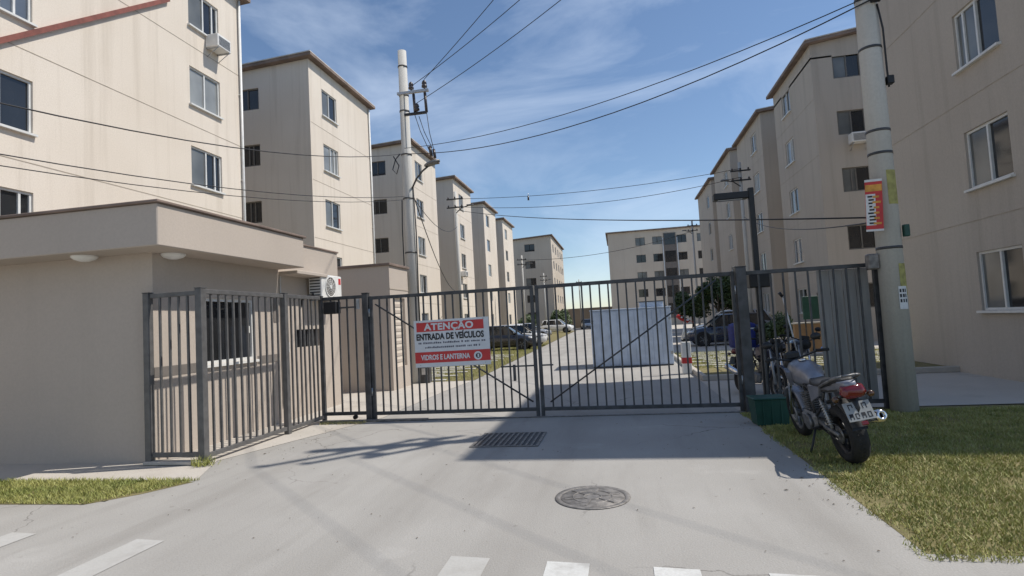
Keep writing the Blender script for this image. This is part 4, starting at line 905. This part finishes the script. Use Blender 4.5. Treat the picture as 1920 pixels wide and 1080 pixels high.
def motorcycle(label, loc, rotz, lean, paint, lamp=True, group='parked motorcycles'):
    """local: front to +y, rear wheel contact at origin, z up; leaned about the ground line"""
    t = thing('motorcycle', label, 'motorcycle', loc, group=group, rot=(0, -lean, rotz))
    WB = 1.36; r = 0.30
    rw = wheel(t, (0, 0, r), r, 0.17, (1, 0, 0), 36, rimm=DARKM, bike=True, spokes=6)
    fw = wheel(t, (0, WB, r), r, 0.11, (1, 0, 0), 36, bike=True, spokes=6)
    tread = MB()
    for k in range(40):
        a = 2*math.pi*k/40; d = Vector((0, math.cos(a), math.sin(a))); e = Vector((0, -math.sin(a), math.cos(a)))
        for s_ in (-1, 1):
            c0 = Vector((0, 0, r))+d*(r*1.002); p = c0+Vector((s_*.012, 0, 0)); q = c0+Vector((s_*.052, 0, 0))+e*.022-d*.014
            tread.tube([p, q], .0055, 4)
    tread.build('tread', RUBBER, rw)
    for yy, side in ((0, 1), (WB, -1)):
        MB().lathe((side*.075, yy, r), (1, 0, 0), [(0, .12), (.005, .12), (.005, .065), (0, .065)], 26, closed=True).build('brake_disc', STEEL, rw if yy == 0 else fw)
    MB().lathe((-.085, 0, r), (1, 0, 0), [(0, .095), (.008, .095), (.008, .03), (0, .03)], 26, closed=True).build('sprocket', ALLOY, rw)
    ch = MB(); ch.tube([(-.08, 0, r+.095), (-.08, .52, .40)], .011, 5); ch.tube([(-.08, 0, r-.095), (-.08, .52, .29)], .011, 5); ch.build('chain', DARKM, t)
    sw_ = MB()
    for s_ in (-1, 1): sw_.tube([(s_*.095, -.05, r), (s_*.10, .25, .33), (s_*.075, .52, .37)], [.022, .026, .03], 8)
    sw_.build('swingarm', ALLOY, t)
    for s_ in (-1, 1):
        sh_ = MB().cyl((s_*.115, .06, .36), (s_*.115, .20, .66), .018, n=10)
        for k in range(9): sh_.lathe((s_*.115, .075+.0125*k, .40+.025*k), (0, .42, .9), [(-.006, .026), (0, .034), (.006, .026)], 12)
        sh_.build('shock_absorber', STEEL, t)
    fm = MB()
    fm.tube([(0, 1.08, .92), (0, .9, .60), (0, .86, .34)], .024, 8)
    for s_ in (-1, 1):
        fm.tube([(s_*.03, 1.07, .90), (s_*.10, .78, .82), (s_*.11, .45, .72), (s_*.10, .05, .76), (s_*.07, -.22, .80)], .017, 8)
        fm.tube([(s_*.10, .48, .72), (s_*.10, .52, .42), (s_*.09, .60, .28), (s_*.06, .86, .30)], .018, 8)
        fm.tube([(s_*.10, .52, .40), (s_*.10, .30, .52), (s_*.10, .08, .74)], .014, 8)
    fm.build('frame', DARKM, t)
    # engine
    en = MB().bbox((-.15, .46, .25), (.15, .84, .45), .04).build('engine', ALLOY, t)
    for k in range(8): MB().bbox((-.10, .64+k*.0045, .462+k*.024), (.10, .83+k*.0045, .474+k*.024), .003).build('cooling_fin', ALLOY, en)
    MB().bbox((-.075, .68, .45), (.075, .83, .66), .02).build('cylinder', DARKM, en)
    for s_ in (-1, 1): MB().cyl((s_*.15, .58, .35), (s_*.185, .58, .35), .095, .085, 20).build('engine_cover', ALLOY if s_ < 0 else STEEL, en)
    # exhaust on the right
    ex = MB().tube([(.06, .84, .60), (.08, .98, .48), (.10, .92, .26), (.13, .55, .22), (.15, .25, .30), (.17, .12, .38)], .021, 8).build('exhaust_pipe', CHROME, t)
    MB().lathe((.175, .15, .38), (.16, -.94, .24), [(0, .02), (.03, .045), (.07, .058), (.40, .062), (.44, .06), (.455, .045), (.455, .028), (.40, .026)], 20).build('muffler', CHROME, ex)
    # tank
    tk = []
    for y_, w_, zb_, zt_ in ((.47, .05, .78, .84), (.52, .10, .76, .89), (.62, .135, .74, .955), (.76, .155, .73, 1.00), (.90, .155, .74, 1.015), (1.0, .13, .77, 1.00), (1.06, .08, .82, .96), (1.08, .04, .86, .92)):
        tk.append([(x_*w_, y_, zb_+(zt_-zb_)*q) for x_, q in ((-.75, 0), (-1, .25), (-1.0, .6), (-.78, .88), (-.35, 1.0), (.35, 1.0), (.78, .88), (1.0, .6), (1, .25), (.75, 0))])
    tank = MB().loft(tk).build('fuel_tank', paint, t)
    MB().cyl((0, .80, 1.005), (0, .80, 1.028), .042, n=18).build('filler_cap', CHROME, tank)
    for s_ in (-1, 1): MB().loft([[(s_*(.09+d), .98, .80), (s_*(.10+d), .98, .93), (s_*(.13+d), .80, .90), (s_*(.12+d), .82, .74)] for d in (.03, .075)], smooth=False).build('tank_shroud', paint, tank)
    # seat
    se = []
    for y_, w_, zb_, zt_ in ((.52, .07, .80, .845), (.42, .11, .78, .835), (.26, .135, .77, .825), (.10, .13, .78, .845), (.04, .125, .80, .885), (-.10, .12, .83, .91), (-.24, .09, .86, .915), (-.28, .06, .875, .90)):
        se.append([(x_*w_, y_, zb_+(zt_-zb_)*q) for x_, q in ((-.9, 0), (-1, .5), (-.85, .9), (-.4, 1), (.4, 1), (.85, .9), (1, .5), (.9, 0))])
    MB().loft(se).build('seat', SEAT, t)
    # side panels and tail
    for s_ in (-1, 1): MB().loft([[(s_*(.085+d), .44, .72), (s_*(.10+d), .40, .60), (s_*(.10+d), .14, .70), (s_*(.09+d), .10, .80), (s_*(.10+d), .40, .79)] for d in (.02, .045)], smooth=False).build('side_panel', paint if lamp else DARKM, t)
    tl = []
    for y_, w_, zb_, zt_ in ((.12, .115, .73, .80), (-.05, .115, .75, .84), (-.20, .10, .78, .875), (-.32, .075, .80, .89), (-.38, .05, .82, .88)):
        tl.append([(x_*w_, y_, zb_+(zt_-zb_)*q) for x_, q in ((-.8, 0), (-1, .5), (-.9, 1), (.9, 1), (1, .5), (.8, 0))])
    tail = MB().loft(tl).build('tail_cowl', paint, t)
    gb = MB()
    for s_ in (-1, 1): gb.tube([(s_*.13, .10, .80), (s_*.145, -.10, .86), (s_*.13, -.30, .925), (s_*.06, -.37, .945)], .013, 7)
    gb.tube([(-.06, -.37, .945), (.06, -.37, .945)], .013, 7); gb.build('grab_rail', ALLOY, t)
    MB().loft([[(x_*w_, y_, z_+dz) for x_, dz in ((-1, -.02), (-.8, .05), (.8, .05), (1, -.02), (.7, -.06), (-.7, -.06))] for y_, w_, z_ in ((-.28, .08, .80), (-.36, .125, .80), (-.405, .115, .795), (-.415, .07, .79))]).build('tail_light', TAILRED, tail)
    # rear mudguard and plate
    mg = []
    for a in range(20, 125, 12):
        aa = R(a); rr_ = r+.055
        mg.append((-(math.cos(aa))*rr_ if a > 0 else 0, r+math.sin(aa)*rr_))
    g_ = MB()
    ring = [[(x_, y_, z_+zz) for x_, zz in ((-.075, -.02), (-.07, .008), (.07, .008), (.075, -.02))] for y_, z_ in mg]
    g_.loft(ring, cap=False); g_.build('rear_mudguard', BLACK, t)
    MB().tube([(0, -.22, .78), (0, -.34, .68), (0, -.40, .56)], [.05, .045, .03], 6).build('plate_bracket', BLACK, t)
    mt = Matrix.Translation((0, -.405, .60)) @ Matrix.Rotation(R(-28), 4, 'X')
    pl_ = MB().bbox((-.125, -.006, -.095), (.125, .0, .095), .002, mt).build('plate', PLATE, t)
    mk = MB(); rr = random.Random(11)
    for rowz, n_, x0 in ((.018, 3, -.085), (-.075, 4, -.105)):
        for k in range(n_):
            x_ = x0+k*(.064 if n_ == 3 else .056); w_ = .042 if n_ == 3 else .038
            mk.box((x_, -.008, rowz), (x_+.008, -.0062, rowz+.055), mt); mk.box((x_+w_-.009, -.008, rowz+rr.choice((0, .02))), (x_+w_, -.0062, rowz+.055), mt)
            mk.box((x_+.008, -.008, rowz+rr.choice((.022, .045))), (x_+w_-.009, -.0062, rowz+.055), mt)
            if k % 2: mk.box((x_+.008, -.008, rowz), (x_+w_-.009, -.0062, rowz+.009), mt)
    mk.build('plate_marks', INK, pl_)
    MB().bbox((-.03, -.02, -.145), (.03, .0, -.105), .006, mt).build('reflector', TAILRED, t)
    for s_ in (-1, 1):
        ti = MB().tube([(s_*.06, -.32, .74), (s_*.14, -.34, .735)], .009, 6).build('turn_signal', BLACK, t)
        MB().lathe((s_*.165, -.345, .735), (0, -1, 0), [(-.03, .012), (0, .032), (.02, .032), (.03, .015), (.033, .001)], 12).build('lens', AMBER, ti)
        MB().tube([(s_*.085, WB+.0, r), (s_*.085, WB-.14, .62), (s_*.085, WB-.25, .90)], [.026, .026, .022], 10).build('fork_leg', CHROME if s_ < 0 else STEEL, t)
        MB().tube([(s_*.11, .34, .33), (s_*.22, .34, .33)], .013, 6).build('foot_peg', RUBBER, t)
    fg = [[(x_, WB+math.cos(R(a))*(r+.04), r+math.sin(R(a))*(r+.04)+zz) for x_, zz in ((-.065, -.03), (-.055, .0), (.055, .0), (.065, -.03))] for a in range(35, 165, 14)]
    MB().loft(fg, cap=False).build('front_mudguard', paint, t)
    hb_ = MB(); hb_.tube([(-.36, .92, 1.06), (-.28, .96, 1.07), (-.14, 1.09, 1.02), (0, 1.11, .985), (.14, 1.09, 1.02), (.28, .96, 1.07), (.36, .92, 1.06)], .012, 8); hb_ = hb_.build('handlebar', DARKM, t)
    for s_ in (-1, 1):
        MB().cyl((s_*.24, .975, 1.07), (s_*.37, .915, 1.06), .018, n=10).build('grip', RUBBER, hb_)
        mr = MB().tube([(s_*.22, 1.0, 1.07), (s_*.27, 1.02, 1.20)], .006, 6).build('mirror_stem', DARKM, hb_)
        MB().loft([[(s_*.29+math.cos(a)*.062*q, 1.015+dy, 1.235+math.sin(a)*.042*q) for a in [k*math.pi/6 for k in range(12)]] for dy, q in ((-.012, 1), (0, 1.05), (.015, .8), (.025, .3))]).build('mirror', BLACK, t)
    MB().lathe((0, 1.20, .93), (0, 1, 0), [(-.09, .02), (-.07, .07), (-.02, .092), (.03, .092), (.04, .085), (.05, .001)], 22).build('headlight', BLACK, t)
    MB().bbox((-.09, 1.09, 1.0), (.09, 1.16, 1.09), .02).build('instrument_cluster', BLACK, t)
    MB().tube([(-.13, .50, .30), (-.22, .47, .12), (-.27, .44, .045)], [.014, .012, .012], 7).build('kickstand', DARKM, t)
    return t
motorcycle('silver motorcycle leaning on its stand on the right verge, rear towards the viewer', (2.30, 6.50, 0.010), R(3), R(9), SILVER)
m2 = motorcycle('dark blue motorcycle behind the right fence, near the lamp post', (2.33, 11.98, 0.006), R(194), R(7), NAVY)
m3 = motorcycle('black motorcycle behind the right fence, nearer the board screen', (3.15, 12.7, 0.006), R(186), R(8), CARB, lamp=False)
dbx = thing('delivery_bag', 'blue fabric delivery bag on the seat of the dark blue motorcycle', 'bag', (2.36, 11.82, 0.90), R(10))
MB().loft([[(sx*w_, sy*w_*.95, z) for sx, sy in ((-1, -.8), (-.8, -1), (.8, -1), (1, -.8), (1, .8), (.8, 1), (-.8, 1), (-1, .8))] for z, w_ in ((0, .19), (.03, .215), (.40, .22), (.46, .20), (.49, .13))]).build('body', BLUEP, dbx)
MB().bbox((-.16, -.213, .36), (.16, -.205, .385), .003).build('reflective_strip', SIGNW, dbx)
MB().bbox((-.20, -.22, .05), (-.17, -.20, .42), .004).build('strap', BLACK, dbx); MB().bbox((.17, -.22, .05), (.20, -.20, .42), .004).build('strap', BLACK, dbx)

# ------------------------------------------------------------------ trees and shrubs
def tree(name, label, loc, h, cr, trunk_r, n, leaf=0.16, squash=0.8, base=0.45, seed=1, cat='tree', group=None):
    t = thing(name, label, cat, loc, 0, group); rr = random.Random(seed)
    if base > 0:
        tm = MB().tube([(0, 0, 0), (.05, .03, h*base*.5), (.0, .08, h*base), (.1, .05, h*.8)], [trunk_r, trunk_r*.8, trunk_r*.65, trunk_r*.2], 8)
        for k in range(5):
            a = k*1.3+rr.random(); z0_ = h*base*(.8+.1*k)
            tm.tube([(0, .05, z0_*.9), (math.cos(a)*cr*.35, math.sin(a)*cr*.35, z0_*.9+cr*.4), (math.cos(a)*cr*.7, math.sin(a)*cr*.7, z0_*.9+cr*.65)], [trunk_r*.45, trunk_r*.3, trunk_r*.1], 6)
        tm.build('trunk', BARK, t)
    cz = h-cr*squash; cl = []
    for k in range(16):
        a = rr.uniform(0, 6.283); e = rr.uniform(-.6, 1); q = rr.uniform(.3, .85)*cr
        cl.append((math.cos(a)*q*math.cos(e), math.sin(a)*q*math.cos(e), cz+math.sin(e)*q*squash, rr.uniform(.25, .48)*cr))
    V = []; Fc = []
    for k in range(n):
        c = rr.choice(cl); d = Vector((rr.gauss(0, 1), rr.gauss(0, 1), rr.gauss(0, 1))).normalized()*c[3]*rr.uniform(.55, 1.05)
        p = Vector(c[:3])+d
        if p.z < 0.05: continue
        u = Vector((rr.gauss(0, 1), rr.gauss(0, 1), rr.gauss(0, 1))).normalized(); w_ = u.orthogonal().normalized(); s_ = leaf*rr.uniform(.5, 1.2)
        i = len(V); V += [p-u*s_, p+w_*s_*.45, p+u*s_, p-w_*s_*.45]; Fc.append((i, i+1, i+2, i+3))
    me = bpy.data.meshes.new('crown'); me.from_pydata([tuple(v_) for v_ in V], [], Fc); me.materials.append(LEAF)
    put('crown', me, t)
    return t
tree('small_tree', 'dark rounded tree beside the right lawn cars, behind the gate', (6.4, 38.5, 0), 4.0, 1.7, .12, 5200, seed=3, group='trees in the estate')
tree('small_tree', 'low dark tree by the farther right block', (5.6, 46, 0), 3.2, 1.5, .10, 3600, seed=4, group='trees in the estate')
tree('shrub', 'green shrub before the far grey block, left side', (-12.6, 77.5, 0), 2.6, 1.6, .06, 2600, leaf=.2, base=.2, seed=5, cat='shrub', group='far shrubs')
tree('shrub', 'green shrub at the right corner of the far grey block', (-8.0, 79.8, 0), 3.2, 1.8, .06, 2600, leaf=.2, base=.2, seed=6, cat='shrub', group='far shrubs')
tree('shrub', 'low shrub at the foot of the tan block behind the fence', (6.6, 25.0, 0), 1.5, 0.9, .05, 1800, leaf=.1, base=.2, seed=8, cat='shrub')
